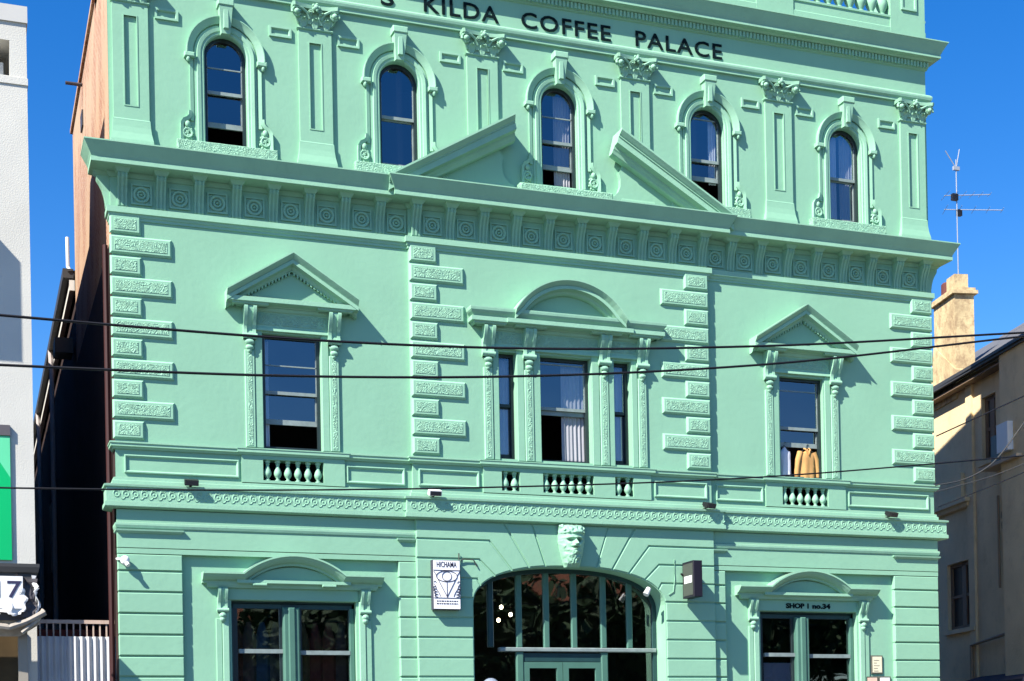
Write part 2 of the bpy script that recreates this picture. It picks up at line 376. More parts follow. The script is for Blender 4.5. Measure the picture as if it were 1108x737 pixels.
# ground floor middle bay: arch with stepped voussoirs
AW, AZ, AR, AN = 1.865, 4.40, 0.73, 2.35
def az(x): return AZ+AR*max(0, 1-abs(x/AW)**AN)**(1/AN)
def ax(z): return AW if z <= AZ else AW*max(0, 1-((z-AZ)/AR)**AN)**(1/AN)
arc = []
for i in range(41):
    t = math.pi*i/40; c_, s_ = math.cos(t), math.sin(t)
    arc.append((AW*math.copysign(abs(c_)**(2/AN), c_), AZ+AR*abs(s_)**(2/AN)))
hole = [(AW, 0.16)]+arc+[(-AW, 0.16)]
mb = wall_sheet(rect(-BX+0.012, BX-0.012, 0.1, 5.87), [hole], -0.138, 0.44)
for s in (-1, 1): mb.add([(s*(BX-0.012),-0.138,0.1),(s*(BX-0.012),0.05,0.1),(s*(BX-0.012),0.05,5.87),(s*(BX-0.012),-0.138,5.87)], [(0,1,2,3)])
mb.build('facade_wall', mint, H)
def intr(xa, xb, n=6): return [(xa+(xb-xa)*i/n, az(xa+(xb-xa)*i/n)) for i in range(n+1)]
def intrz(za, zb, n=4): return [(ax(za+(zb-za)*i/n), za+(zb-za)*i/n) for i in range(n+1)]
TOPZ = 5.868
vs = []
J = [((0.49, az(0.49)), (0.74, TOPZ)), ((0.80, az(0.80)), (1.28, TOPZ)), ((1.13, az(1.13)), (1.55, 5.54)), ((1.45, az(1.45)), (1.745, 5.205)), ((ax(4.745), 4.745), (1.79, 4.865))]
vs.append(intr(0.49, 0.80)+[J[1][1], J[0][1]])
vs.append(intr(0.80, 1.13)+[J[2][1], (BX, 5.54), (BX, TOPZ), J[1][1]])
vs.append(intr(1.13, 1.45)+[J[3][1], (BX, 5.205), (BX, 5.54), J[2][1]])
vs.append(intr(1.45, ax(4.745))+[J[4][1], (BX, 4.865), (BX, 5.205), J[3][1]])
vs.append([(ax(4.745), 4.745)]+intrz(4.745, 4.525)[1:]+[(BX, 4.525), (BX, 4.865), J[4][1]])
vs.append(intrz(4.525, 4.40)+[(AW, 4.175), (BX, 4.175), (BX, 4.525)])
for a, b in zip(JZ[:-1], JZ[1:]):
    if b <= 4.2: vs.append(rect(AW, BX, a, b))
for sg in (-1, 1):
    for poly in vs:
        p = inset([(sg*x, z) for x, z in poly], G); q = inset(p, 0.010)
        mb = MB(); n = len(p)
        mb.add([(x, -0.13, z) for x, z in p]+[(x, -0.150, z) for x, z in p]+[(x, -0.16, z) for x, z in q],
               [(i, (i+1) % n, n+(i+1) % n, n+i) for i in range(n)]+[(n+i, n+(i+1) % n, 2*n+(i+1) % n, 2*n+i) for i in range(n)]+[tuple(range(2*n, 3*n))])
        mb.build('voussoir', mint, H)
p = inset(intr(-0.49, 0.49, 10)+[(0.74, TOPZ), (-0.74, TOPZ)], G)
MB().prism(p, -0.13, -0.158).build('voussoir', mint, H)

# -- string course with scroll band
def stepped(fn):
    "run a course along the left wing, the middle bay and the right wing"
    return
def course(prof, name, material, yb=0.0, bay=PB, ext=0.0):
    mb = MB()
    mb.cornice(-7.9, -BX+0.001, prof, yb, 0.3, left=True, right=False)
    mb.cornice(BX-0.001, 7.9, prof, yb, 0.3, left=False, right=True)
    mb.cornice(-BX, BX, prof, yb-bay, yb+0.02)
    return mb.build(name, material, H)
course([(0.05, 5.868), (0.10, 5.872), (0.17, 5.885), (0.19, 5.90), (0.19, 5.965), (0.165, 5.975), (0.165, 6.205), (0.195, 6.215), (0.20, 6.245), (0.15, 6.262), (0.0, 6.275)], 'string_course', mintm)
pit = 0.1445
def scroll(x0, x1, yb):
    mb = MB(); n = int((x1-x0)/pit); p_ = (x1-x0)/n
    for i in range(n):
        x = x0+p_*(i+0.5); y = yb-0.166
        mb.ring(x, 6.098, y, 0.048, 0.009, 16, 5); mb.ball((x, y, 6.098), 0.016, 0.010, 0.016, 6, 4)
        mb.tube([(x+0.045, y, 6.085), (x+0.060, y, 6.04), (x+0.085, y, 6.012), (x+0.115, y, 6.02), (x+0.135, y, 6.05)], 0.008, 5)
        mb.tube([(x-0.05, y, 6.10), (x-0.035, y, 6.155), (x, y, 6.172), (x+0.04, y, 6.155)], 0.007, 5)
    return mb
for a_, b_, y_ in ((-7.98, -3.12, 0), (-3.02, 3.02, -PB), (3.12, 7.98, 0)): scroll(a_, b_, y_).build('scroll_band', mintm, H, True)
# ledge mouldings over the string course
course([(0.0, 6.27), (0.06, 6.275), (0.06, 6.33), (0.035, 6.345), (0.035, 6.385), (0.0, 6.40)], 'plinth_moulding', mintm)
# -- first floor sill course and apron
course([(-0.05, 6.85), (0.03, 6.852), (0.045, 6.875), (0.075, 6.89), (0.075, 6.925), (0.09, 6.94), (0.09, 6.962), (0.0, 6.985), (-0.05, 6.985)], 'sill_course', mintm)
def frame_panel(x0, x1, z0, z1, yb, name='apron_panel'):
    mb = MB(); mb.sweep([(x0, z0), (x1, z0), (x1, z1), (x0, z1)], [(0, -0.01), (0, 0.03), (0.018, 0.034), (0.034, 0.022), (0.045, 0.0), (0.045, -0.01)], yb, closed=True)
    mb.build(name, mintm, H)
for a, b, y in ((-7.76, -5.90, 0), (-4.06, -3.03, 0), (3.03, 4.03, 0), (5.91, 7.76, 0), (-2.80, -1.69, -PB), (1.72, 2.80, -PB)):
    frame_panel(a, b, 6.47, 6.765, y)
# balustrades: niche with turned balusters between projecting pedestals
BAL = [(-0.0, 0)]
def bal_mesh():
    mb = MB()
    pr = [(0.050, 0.0), (0.050, 0.022), (0.030, 0.030), (0.026, 0.050), (0.046, 0.075), (0.062, 0.110), (0.064, 0.140), (0.052, 0.185), (0.034, 0.225), (0.026, 0.255), (0.030, 0.275), (0.040, 0.285), (0.028, 0.297), (0.048, 0.318), (0.048, 0.348)]
    mb.lathe(0, 0, pr, 14); return mb.mesh('baluster', mintm, 50)
balm = bal_mesh()
def balustrade(x0, x1, n, yb, pl=None, pr=None):
    r = MB(); yf = yb-0.04
    z0, z1 = 6.445, 6.795
    # pedestals left and right, rails above and below, dark niche behind
    if pl is not None: r.box(pl, x0, yb+0.01, yf, 6.40, 6.855)
    if pr is not None: r.box(x1, pr, yb+0.01, yf, 6.40, 6.855)
    r.box(x0, x1, yb+0.01, yf, z1, 6.855); r.box(x0, x1, yb+0.01, yf, 6.40, z0)
    b = r.build('balustrade', mint, H)
    for i in range(n):
        link('baluster', balm, b, (x0+(x1-x0)*(i+0.5)/n, yf+0.072, z0))
    nb = MB().add([(x0, yb-0.016, z0), (x1, yb-0.016, z0), (x1, yb-0.016, z1), (x0, yb-0.016, z1)], [(0, 1, 2, 3)])
    return b
balustrade(-5.50, -4.465, 6, 0, -5.86, -4.10)
balustrade(4.44, 5.45, 6, 0, 4.08, 5.84)
balustrade(-1.275, -0.93, 2, -PB, -1.62, -0.49); balustrade(-0.49, 0.50, 6, -PB); balustrade(0.92, 1.29, 2, -PB, 0.50, 1.64)
# projecting sill tops over balustrades
for a, b, y in ((-5.88, -4.08, -0.045), (4.06, 5.86, -0.045), (-1.64, 1.66, -0.045-PB)):
    MB().cornice(a, b, [(-0.02, 6.858), (0.01, 6.86), (0.03, 6.885), (0.05, 6.895), (0.05, 6.94), (0.06, 6.95), (0.06, 6.965), (-0.1, 6.99)], y, y+0.05).build('window_sill', mintm, H)

# -- quoins
def quoin_mesh(w):
    mb = MB(); mb.block(0, w, 0, 0.30, -0.045, 0.0, 0.03); return mb.mesh('quoin', mintm)
def quoin_panel(w):
    mb = MB(); mb.block(0.075, w-0.075, 0.062, 0.238, -0.051, -0.04, 0.005); return mb.mesh('carved_panel', mintc)
QM = {w: (quoin_mesh(w), quoin_panel(w)) for w in (0.50, 0.99)}
for xe, sg, y in ((-7.9, 1, 0), (7.9, -1, 0), (-BX, 1, -PB), (BX, -1, -PB)):
    for i in range(11):
        w = 0.50 if i % 2 == 0 else 0.99
        x = xe if sg > 0 else xe-w
        if abs(xe) > 5: x -= sg*0.03
        zt = 10.66-0.3345*i
        q = link('quoin', QM[w][0], H, (x, y, zt-0.30)); link('carved_panel', QM[w][1], q)
        if abs(xe) > 5: pass

# -- main cornice: architrave moulding, frieze with brackets and rosettes, corona
course([(-0.05, 10.585), (0.02, 10.59), (0.02, 10.63), (0.035, 10.64), (0.045, 10.68), (0.068, 10.69), (0.068, 10.785), (0.0, 10.795)], 'architrave_moulding', mintm)
course([(0.005, 10.785), (0.005, 11.27), (0.025, 11.28), (0.05, 11.33), (0.07, 11.345)], 'main_frieze', mints)
course([(0.03, 11.345), (0.295, 11.375), (0.315, 11.378), (0.325, 11.385), (0.325, 11.455), (0.315, 11.46), (0.345, 11.525), (0.385, 11.595), (0.43, 11.675), (0.435, 11.68), (0.435, 11.70), (0.0, 11.74)], 'main_cornice', mintm)
def fb_mesh():
    mb = MB(); prof = [(0.02, 0.0), (-0.02, 0.0), (-0.035, 0.02), (-0.038, 0.10), (-0.055, 0.20), (-0.085, 0.30), (-0.125, 0.38), (-0.165, 0.44), (-0.18, 0.49), (-0.17, 0.52), (0.02, 0.52)]
    mb.prismx(prof, -0.075, 0.075)
    p2 = [(h-0.014, z) if 1 <= i <= 9 else (h, z) for i, (h, z) in enumerate(prof)]
    for a, b in ((-0.076, -0.048), (-0.018, 0.018), (0.048, 0.076)): mb.prismx(p2, a, b)
    mb.add([(-0.085, -0.19, 0.51), (0.085, -0.19, 0.51), (0.085, 0.02, 0.51), (-0.085, 0.02, 0.51), (-0.135, -0.25, 0.585), (0.135, -0.25, 0.585), (0.135, 0.02, 0.585), (-0.135, 0.02, 0.585)],
           [(0,1,2,3),(4,5,6,7),(0,1,5,4),(1,2,6,5),(2,3,7,6),(3,0,4,7)])
    return mb.mesh('frieze_bracket', mints)
def ros_mesh():
    mb = MB(); mb.sweep(rect(-0.17, 0.17, -0.17, 0.17), [(0, -0.01), (0, 0.03), (0.03, 0.03), (0.03, -0.01)], 0, closed=True)
    mb.ring(0, 0, -0.008, 0.115, 0.03, 20, 6); mb.ring(0, 0, -0.012, 0.055, 0.02, 16, 6); mb.ball((0, -0.012, 0), 0.022, 0.03, 0.022, 8, 6)
    return mb.mesh('rosette', mints, 40)
fbm, rom = fb_mesh(), ros_mesh()
bx = [(-7.72+0.6165*k, 0) for k in range(8)]+[(-2.775+0.6165*k, -PB) for k in range(10)]+[(3.405+0.6165*k, 0) for k in range(8)]
for x, y in bx: link('frieze_bracket', fbm, H, (x, y-0.004, 10.79))
for (xa, ya), (xb, yb_) in zip(bx[:-1], bx[1:]):
    if ya == yb_: link('rosette', rom, H, ((xa+xb)/2, ya-0.004, 11.02))
    else:
        xm = (xa+xb)/2+(0.03 if xa < 0 else -0.03); link('rosette', rom, H, (-3.10 if xa < 0 else 3.10, -0.004, 11.02))
# profile brackets on the returns
for sg in (-1, 1):
    o = link('frieze_bracket', fbm, H, (sg*7.925, 0.12, 10.79)); o.rotation_euler = (0, 0, sg*math.pi/2)

# -- broken pediment over the middle bay
YP = -PB
rp = [(0.0, 0.0), (0.0, 0.41), (-0.03, 0.41), (-0.04, 0.40), (-0.085, 0.355), (-0.10, 0.335), (-0.115, 0.335), (-0.12, 0.315), (-0.215, 0.315), (-0.22, 0.28), (-0.235, 0.20), (-0.27, 0.19), (-0.29, 0.17), (-0.33, 0.15), (-0.345, 0.12), (-0.345, 0.0)]
sl = (13.03-11.70)/(3.30-1.03); cs = 1/math.cos(math.atan(sl))
for sg in (-1, 1):
    mb = MB()
    a, b = (sg*3.315, 11.70), (sg*1.03, 13.03)
    if sg < 0: mb.sweep([a, b], rp, YP, sdir=(0, cs), edir=(-0.28, 0.96*cs))
    else: mb.sweep([b, a], rp, YP, sdir=(0.28, 0.96*cs), edir=(0, cs))
    mb.build('pediment_raking_cornice', mintm, H)
    arcp = [(0.93, 11.90), (1.02, 11.93), (1.10, 12.01), (1.145, 12.12), (1.15, 12.25), (1.12, 12.38)]
    poly = [(2.85, 11.70), (0.93, 11.70)]+arcp+[(1.16, 12.42), (1.22, 12.55)]
    mb = MB(); mb.prism([(sg*x, z) for x, z in poly], 0.0, YP-0.03); mb.build('pediment_tympanum', mint, H)
mb = MB(); mb.block(-0.88, 0.91, 11.70, 11.90, YP-0.22, 0.0, 0.02); sb = mb.build('carved_sill', mintc, H)

# -- upper storey
# pilasters
def pil_mesh():
    mb = MB(); hw = 0.285
    mb2 = wall_sheet(rect(-hw, hw, 12.22, 14.16), [rect(-0.10, 0.10, 12.46, 13.92)], -0.05, 0.035)
    mb.add(mb2.v, mb2.f); mb.add([(-0.1, -0.016, 12.46), (0.1, -0.016, 12.46), (0.1, -0.016, 13.92), (-0.1, -0.016, 13.92)], [(0, 1, 2, 3)])
    for s in (-1, 1): mb.add([(s*hw, -0.05, 12.22), (s*hw, 0.02, 12.22), (s*hw, 0.02, 14.16), (s*hw, -0.05, 14.16)], [(0, 1, 2, 3)])
    mb.sweep(rect(-0.10, 0.10, 12.46, 13.92), [(-0.0, 0.03), (-0.0, 0.058), (-0.018, 0.058), (-0.018, 0.03)], 0, closed=True)
    # base: flared block
    mb.cornice(-hw, hw, [(0.0, 12.235), (0.012, 12.22), (0.012, 12.20), (0.018, 12.10), (0.03, 12.0), (0.055, 11.88), (0.062, 11.80), (0.062, 11.68)], -0.05, 0.05)
    return mb.mesh('pilaster', mint)
def cap_mesh():
    mb = MB(); hw = 0.285
    mb.cornice(-hw, hw, [(0.0, 14.13), (0.02, 14.135), (0.03, 14.15), (0.02, 14.165), (0.0, 14.17)], -0.05, 0.05)
    mb.add([(-0.27, -0.05, 14.165), (0.27, -0.05, 14.165), (0.27, 0.03, 14.165), (-0.27, 0.03, 14.165), (-0.31, -0.10, 14.47), (0.31, -0.10, 14.47), (0.31, 0.03, 14.47), (-0.31, 0.03, 14.47)],
           [(0,1,2,3),(4,5,6,7),(0,1,5,4),(1,2,6,5),(2,3,7,6),(3,0,4,7)])
    # abacus with concave front
    ab = [(-0.40, 0.03), (-0.40, -0.20), (-0.36, -0.215), (-0.22, -0.165), (-0.06, -0.145), (0.06, -0.145), (0.22, -0.165), (0.36, -0.215), (0.40, -0.20), (0.40, 0.03)]
    n = len(ab); mb.add([(x, y, 14.455) for x, y in ab]+[(x*1.02, y*1.04, 14.515) for x, y in ab], [tuple(range(n)), tuple(range(n, 2*n))]+[(i, (i+1) % n, n+(i+1) % n, n+i) for i in range(n)])
    # volutes
    for s in (-1, 1):
        pts = []
        for i in range(22):
            t = i/21*3.6*math.pi; r = 0.085*(1-0.78*i/21); pts.append((s*(0.325+r*math.cos(t-0.3)), -0.155+0.03*math.sin(t*0.2), 14.375+r*math.sin(t-0.3)))
        mb.tube(pts, 0.024, 6); mb.ball((s*0.325, -0.16, 14.375), 0.05, 0.05, 0.05, 8, 6)
        mb.tube([(s*0.10, -0.10, 14.30), (s*0.16, -0.13, 14.40), (s*0.26, -0.16, 14.45), (s*0.38, -0.18, 14.44)], 0.024, 6)
        for i in range(12):
            pass
        pts = []
        for i in range(14):
            t = i/13*2.6*math.pi; r = 0.05*(1-0.75*i/13); pts.append((s*(0.085+r*math.cos(math.pi-t)), -0.135, 14.40+r*math.sin(t)))
        mb.tube(pts, 0.015, 5)
    mb.ball((0, -0.17, 14.475), 0.055, 0.045, 0.05, 8, 6)
    for k in range(5):
        a = 2*math.pi*k/5; mb.ball((0.05*math.cos(a), -0.18, 14.475+0.05*math.sin(a)), 0.028, 0.025, 0.028, 6, 4)
    # acanthus leaves: curling strips
    def leaf(x, z0, h, w, y0, out, tilt=0):
        prof = [(0, 0, 0.55), (0.35, 0.10, 0.95), (0.62, 0.22, 1.0), (0.82, 0.50, 0.85), (0.95, 0.85, 0.60), (0.93, 1.05, 0.35), (0.84, 1.08, 0.12)]
        rows = []
        for t, o_, ww in prof:
            row = []
            for u in (-1, -0.55, 0, 0.55, 1):
                lob = 1-0.12*(abs(u) == 1)*(int(t*10) % 2)
                row.append((x+tilt*t+u*w*ww*0.5*lob, y0-out*o_-0.02*(1-u*u)-(0.012 if abs(u) == 0.55 else 0), z0+h*t))
            rows.append(row)
        v = [p for r_ in rows for p in r_]; k = 5; f = []
        for i in range(len(rows)-1):
            for j in range(k-1): f.append((i*k+j, i*k+j+1, (i+1)*k+j+1, (i+1)*k+j))
        v2 = [(p[0], p[1]+0.018, p[2]-0.006) for p in v]; o2 = len(v)
        mb.add(v+v2, f+[tuple(i+o2 for i in q) for q in f]+[(0, 1, o2+1, o2)])
    for x in (-0.20, 0.0, 0.20): leaf(x, 14.165, 0.15, 0.17, -0.055, 0.075)
    for x, t in ((-0.26, -0.06), (-0.10, -0.01), (0.10, 0.01), (0.26, 0.06)): leaf(x, 14.22, 0.19, 0.13, -0.06, 0.095, t)
    return mb.mesh('capital', mintm, 35)
pim, cam_ = pil_mesh(), cap_mesh()
for x in (-7.545, -4.48, -1.47, 1.50, 4.51, 7.545):
    p = link('pilaster', pim, H, (x, 0, 0)); link('capital', cam_, p)
# ventilation blocks
vbm = MB(); vbm.sweep(rect(-0.19, 0.19, -0.09, 0.09), [(0, -0.01), (0, 0.035), (0.035, 0.035), (0.05, 0.012), (0.05, -0.01)], 0, closed=True)
vbm = vbm.mesh('vent_panel', mintm)
for x in (-7.545, -4.48, -1.47, 1.50, 4.51, 7.545):
    for s in (-1, 1):
        if abs(x+s*0.58) < 7.3: link('vent_panel', vbm, H, (x+s*0.59, 0, 14.045))
# entablature
MB().cornice(-7.9, 7.9, [(-0.05, 14.53), (0.055, 14.535), (0.055, 14.59), (0.07, 14.60), (0.085, 14.62), (0.095, 14.66), (0.095, 14.69), (0.07, 14.72), (0.0, 14.76)], 0, 0.3).build('architrave_moulding', mintm, H)
MB().cornice(-7.9, 7.9, [(0.0, 14.755), (0.0, 15.22), (0.03, 15.235), (0.035, 15.26)], 0, 0.3).build('upper_frieze', mint, H)
mb = MB(); mb.box(-7.93, 7.93, -0.05, 0.1, 15.255, 15.37)
x = -7.94
while x < 7.93: mb.box(x, x+0.042, -0.085, -0.04, 15.262, 15.365); x += 0.075
mb.build('dentil_band', mintm, H)
MB().cornice(-7.9, 7.9, [(0.05, 15.37), (0.10, 15.375), (0.13, 15.40), (0.205, 15.415), (0.222, 15.418), (0.222, 15.465), (0.21, 15.47), (0.24, 15.535), (0.28, 15.61), (0.325, 15.685), (0.335, 15.69), (0.335, 15.71), (0.0, 15.76)], 0, 0.6).build('upper_cornice', mintm, H)
# parapet with balustrade panels
mb = MB(); mb.cornice(-7.9, 7.9, [(-0.02, 15.72), (0.02, 15.73), (0.02, 15.98), (-0.0, 16.0), (-0.0, 16.17), (0.02, 16.18), (0.02, 16.22), (-0.3, 16.225)], 0, 0.3)
for a, b in ((-7.9, -7.05), (-4.9, -4.1), (-1.9, -1.05), (1.05, 1.9), (4.1, 4.9), (7.10, 7.9)): mb.box(a, b, -0.025, 0.32, 15.74, 17.1)
mb.cornice(-7.9, 7.9, [(-0.3, 17.0), (0.03, 17.0), (0.06, 17.05), (0.06, 17.14), (-0.3, 17.16)], 0, 0.3)
for q0, q1 in ((-7.9, -7.6), (7.6, 7.9)): mb.box(q0, q1, 0.32, 2.15, 15.0, 17.1)  # unseen side returns, sized to shade the tan house wall
par = mb.build('parapet', mint, H)
frm = MB(); frm.sweep(rect(7.34, 7.70, 16.36, 16.9), [(0, -0.01), (0, 0.03), (0.04, 0.03), (0.05, 0.0)], -0.025, closed=True); frm.build('parapet_panel', mintm, H)
bal2 = MB(); bal2.lathe(0, 0, [(0.07, 0), (0.07, 0.04), (0.045, 0.06), (0.10, 0.16), (0.115, 0.24), (0.09, 0.36), (0.05, 0.48), (0.045, 0.56), (0.07, 0.60), (0.05, 0.64), (0.08, 0.70), (0.08, 0.78)], 12); bal2 = bal2.mesh('baluster', mintm, 50)
for i in range(9): link('baluster', bal2, par, (5.02+0.245*i, 0.10, 16.222))
# frieze lettering
def letters(word, xa, xb, zc=14.80):
    text_mesh(word, 0.40, 0.006, letm, 'lettering', H, ((xa+xb)/2, -0.012, zc), width=xb-xa, bold=0.004, spacing=1.12)
letters('S', -3.30, -3.06); letters('KILDA', -2.52, -1.13); letters('COFFEE', -0.70, 1.05); letters('PALACE', 1.55, 3.34)

# arched windows of the upper storey
def surround(c):
    zs, r = 13.49, 0.35
    path = [(c-r, 12.0)]+[(c-r*math.cos(math.pi*i/20), zs+r*math.sin(math.pi*i/20)) for i in range(21)]+[(c+r, 12.0)]
    mb = MB()
    mb.sweep(path, [(0.0, -0.01), (0.0, 0.012), (0.02, 0.03), (0.055, 0.03), (0.065, 0.045), (0.12, 0.055), (0.13, 0.02), (0.165, 0.02), (0.165, -0.01)], 0)
    # hood moulding over the arch with stops
    R = 0.535
    hp = [(c-R, zs-0.03)]+[(c-R*math.cos(math.pi*i/20), zs+R*math.sin(math.pi*i/20)) for i in range(21)]+[(c+R, zs-0.03)]
    mb.sweep(hp, [(0.0, -0.01), (0.0, 0.04), (0.03, 0.06), (0.075, 0.075), (0.10, 0.095), (0.115, 0.095), (0.115, -0.01)], 0)
    mb.sweep([(c-0.535, 12.35), (c-0.535, zs-0.03)], [(0.0, -0.01), (0.0, 0.02), (0.06, 0.035), (0.06, -0.01)], 0)
    mb.sweep([(c+0.535, zs-0.03), (c+0.535, 12.35)], [(0.0, -0.01), (0.0, 0.02), (0.06, 0.035), (0.06, -0.01)], 0)
    for s in (-1, 1):
        mb.block(c+s*0.60-0.085, c+s*0.60+0.085, zs-0.11, zs-0.03, -0.10, 0, 0.015); mb.ball((c+s*0.62, -0.06, zs-0.14), 0.035, 0.04, 0.045, 8, 6)
        # scrolled ear at the foot
        pts = [(c+s*0.595, 12.50), (c+s*0.60, 12.42), (c+s*0.64, 12.37), (c+s*0.70, 12.34), (c+s*0.735, 12.28), (c+s*0.74, 12.15), (c+s*0.74, 11.99)]
        if s < 0: pts = pts[::-1]
        mb.sweep(pts, [(-0.028, -0.01), (-0.028, 0.05), (0.028, 0.07), (0.028, -0.01)], 0)
    return mb.build('window_surround', mintm, H, 30)
ear = MB()
for k in range(26):
    a = k*2.4; r = 0.018*math.sqrt(k); ear.ball((r*math.cos(a), -0.015-0.02*(1-k/26), r*1.5*math.sin(a)), 0.024, 0.022, 0.026, 6, 4)
ear.ring(0, 0, -0.04, 0.07, 0.02, 14, 5)
ear.ball((0.0, -0.03, 0.15), 0.05, 0.035, 0.06, 8, 6)
ear = ear.mesh('carved_scroll', mintm, 50)
ksm = MB()
ksm.add([(-0.085, -0.02, 13.83), (0.085, -0.02, 13.83), (0.125, -0.02, 14.385), (-0.125, -0.02, 14.385), (-0.072, -0.12, 13.83), (0.072, -0.12, 13.83), (0.11, -0.17, 14.27), (-0.11, -0.17, 14.27)],
        [(4, 5, 6, 7), (0, 1, 5, 4), (1, 2, 6, 5), (3, 0, 4, 7), (2, 3, 7, 6)])
ksm.block(-0.135, 0.135, 14.275, 14.39, -0.185, 0.0, 0.015)
ksm.block(-0.045, 0.045, 13.90, 14.22, -0.165, -0.10, 0.01)
ksm = ksm.mesh('keystone', mintm)
slm = MB(); slm.block(-0.83, 0.83, 11.81, 11.985, -0.13, 0.0, 0.012); slm = slm.mesh('carved_sill', mintc)
# sash windows: frame, upper sash, lower sash, panes
def win(kind, x0, x1, z0, z1, zr, zg, yb, bars=(), cx=None, fw=0.055, name='sash_window', railm=None):
    "zr: middle rail height; zg: bottom of the (raised) lower sash"
    mb = MB()
    if kind == 'arch':
        c = (x0+x1)/2; hw = (x1-x0)/2; zs = z1-hw
        path = [(x0, z0)]+[(c-hw*math.cos(math.pi*i/20), zs+hw*math.sin(math.pi*i/20)) for i in range(21)]+[(x1, z0)]
        mb.sweep(path, [(0.0, 0.0), (0.0, 0.07), (-fw, 0.07), (-fw, 0.0)], yb+0.07)
        mb.box(x0, x1, yb, yb+0.07, z0, z0+0.03)
    else: mb.sweep(rect(x0, x1, z0, z1), [(0, 0.0), (0, 0.07), (fw, 0.07), (fw, 0.0)], yb+0.07, closed=True)
    fr = mb.build('sash_window', darkf, H)
    xa, xb = x0+fw*0.8, x1-fw*0.8
    us = MB(); us.box(xa, xb, yb+0.025, yb+0.06, zr, zr+0.055)
    for bz in bars: us.box(xa, xb, yb+0.03, yb+0.055, bz, bz+0.02)
    us.box(xa, xa+0.025, yb+0.03, yb+0.06, zr, z1-(0.33 if kind == 'arch' else 0.04)); us.box(xb-0.025, xb, yb+0.03, yb+0.06, zr, z1-(0.33 if kind == 'arch' else 0.04))
    us.build('upper_sash', railm or greyf, fr)
    ls = MB(); lt = zr if zg <= z0+0.05 else zr+0.03
    ls.box(xa, xb, yb+0.07, yb+0.105, zg, zg+0.085); ls.box(xa, xb, yb+0.07, yb+0.105, lt-0.02, lt+0.035)
    ls.box(xa, xa+0.03, yb+0.07, yb+0.105, zg+0.08, lt); ls.box(xb-0.03, xb, yb+0.07, yb+0.105, zg+0.08, lt)
    ls.build('lower_sash', railm or greyf, fr)
    # panes
    if kind == 'arch':
        pp = [(xa, zr+0.03), (xb, zr+0.03)]+[(c+(hw-fw*0.8)*math.cos(math.pi*i/16), zs+(hw-fw*0.8)*math.sin(math.pi*i/16)) for i in range(17)]
    else: pp = rect(xa, xb, zr+0.03, z1-0.03)
    MB().add([(x, yb+0.042, z) for x, z in pp], [tuple(range(len(pp)))]).build('window_pane', glass, fr)
    if zg < zr-0.15:
        MB().add([(x, yb+0.088, z) for x, z in rect(xa+0.02, xb-0.02, zg+0.06, lt)], [(0, 1, 2, 3)]).build('window_pane', glass, fr)
    return fr
UP = {-6: (12.90, 12.36, (13.33,)), -3: (12.88, 12.04, ()), 0: (12.83, 12.37, (13.30,)), 3: (12.86, 12.52, (13.66,)), 6: (12.86, 12.04, ())}
for i, c in enumerate(UPW):
    zr, zg, bars = UP[c]
    win('arch', c-0.35, c+0.35, 12.02, 13.84, zr, zg, 0.10, bars)
    surround(c); link('keystone', ksm, H, (c, 0, 0))
    if c != 0: link('carved_sill', slm, H, (c, 0, 0))
    for s in (-1, 1):
        if c == 0 and False: continue
        link('carved_scroll', ear, H, (c+s*0.645, 0, 12.13))
win('rect', CL-0.50, CL+0.50, 6.99, 8.93, 7.94, 7.44, 0.10, (8.42,))
win('rect', CR-0.48, CR+0.48, 6.97, 8.91, 7.92, 7.60, 0.10, (8.66,))
win('rect', -0.49, 0.50, 7.02, 8.92, 7.98, 7.90, 0.08, (8.80,))
for a, b in (tri[0], tri[2]): win('rect', a, b, 7.02, 8.92, 7.98, 7.06, 0.08, (), railm=darkf)

# consoles, strips and hoods of the first floor windows
def console_mesh(w, ht, hb, zt, zb, drop):
    "S-shaped console, front in a groove between two fillets; z from zb to zt"
    H_ = zt-zb; prof = [(0.0, zb), (-hb*0.9, zb), (-hb, zb+0.03*H_), (-hb*0.95, zb+0.14*H_), (-hb*0.75, zb+0.25*H_), (-hb*0.85, zb+0.42*H_), (-(hb+ht)/2, zb+0.60*H_), (-ht*0.86, zb+0.76*H_), (-ht, zb+0.90*H_), (-ht*0.96, zb+0.97*H_), (-ht*0.85, zt), (0, zt)]
    mb = MB(); mb.prismx([(y+0.022 if 0 < i < len(prof)-1 else y, z) for i, (y, z) in enumerate(prof)], -w/2, w/2)
    for a, b in ((-w/2-0.004, -w/2+w*0.27), (w/2-w*0.27, w/2+0.004)): mb.prismx(prof, a, b)
    # roll at the foot and top
    for z, y, r, ww in ((zb+0.09*H_, -hb*0.75, 0.055*H_+0.012, w+0.045),):
        pr = [(-(-y)+r*math.cos(2*math.pi*k/12), z+r*math.sin(2*math.pi*k/12)) for k in range(12)]
        mb.prismx(pr, -ww/2, ww/2)
    if drop > 0:
        mb.ball((0, -0.055, zb-0.05), w*0.42, 0.05, 0.055, 8, 6); mb.ball((0.0, -0.05, zb-0.05-drop*0.45), w*0.34, 0.045, 0.05, 8, 6); mb.ball((0, -0.04, zb-drop*0.95), w*0.2, 0.035, 0.045, 8, 6)
    return mb.mesh('console_bracket', mintm, 35)
con1 = console_mesh(0.20, 0.21, 0.10, 9.335, 8.80, 0.20)
hp_h = [(-0.05, 9.335), (0.08, 9.338), (0.10, 9.36), (0.205, 9.375), (0.225, 9.378), (0.23, 9.385), (0.23, 9.455), (0.18, 9.475), (0.0, 9.49)]
rake = [(0.0, -0.01), (0.0, 0.305), (-0.02, 0.305), (-0.04, 0.285), (-0.085, 0.235), (-0.095, 0.225), (-0.10, 0.238), (-0.155, 0.238), (-0.16, 0.20), (-0.175, 0.14), (-0.215, 0.12), (-0.235, 0.08), (-0.235, -0.01)]
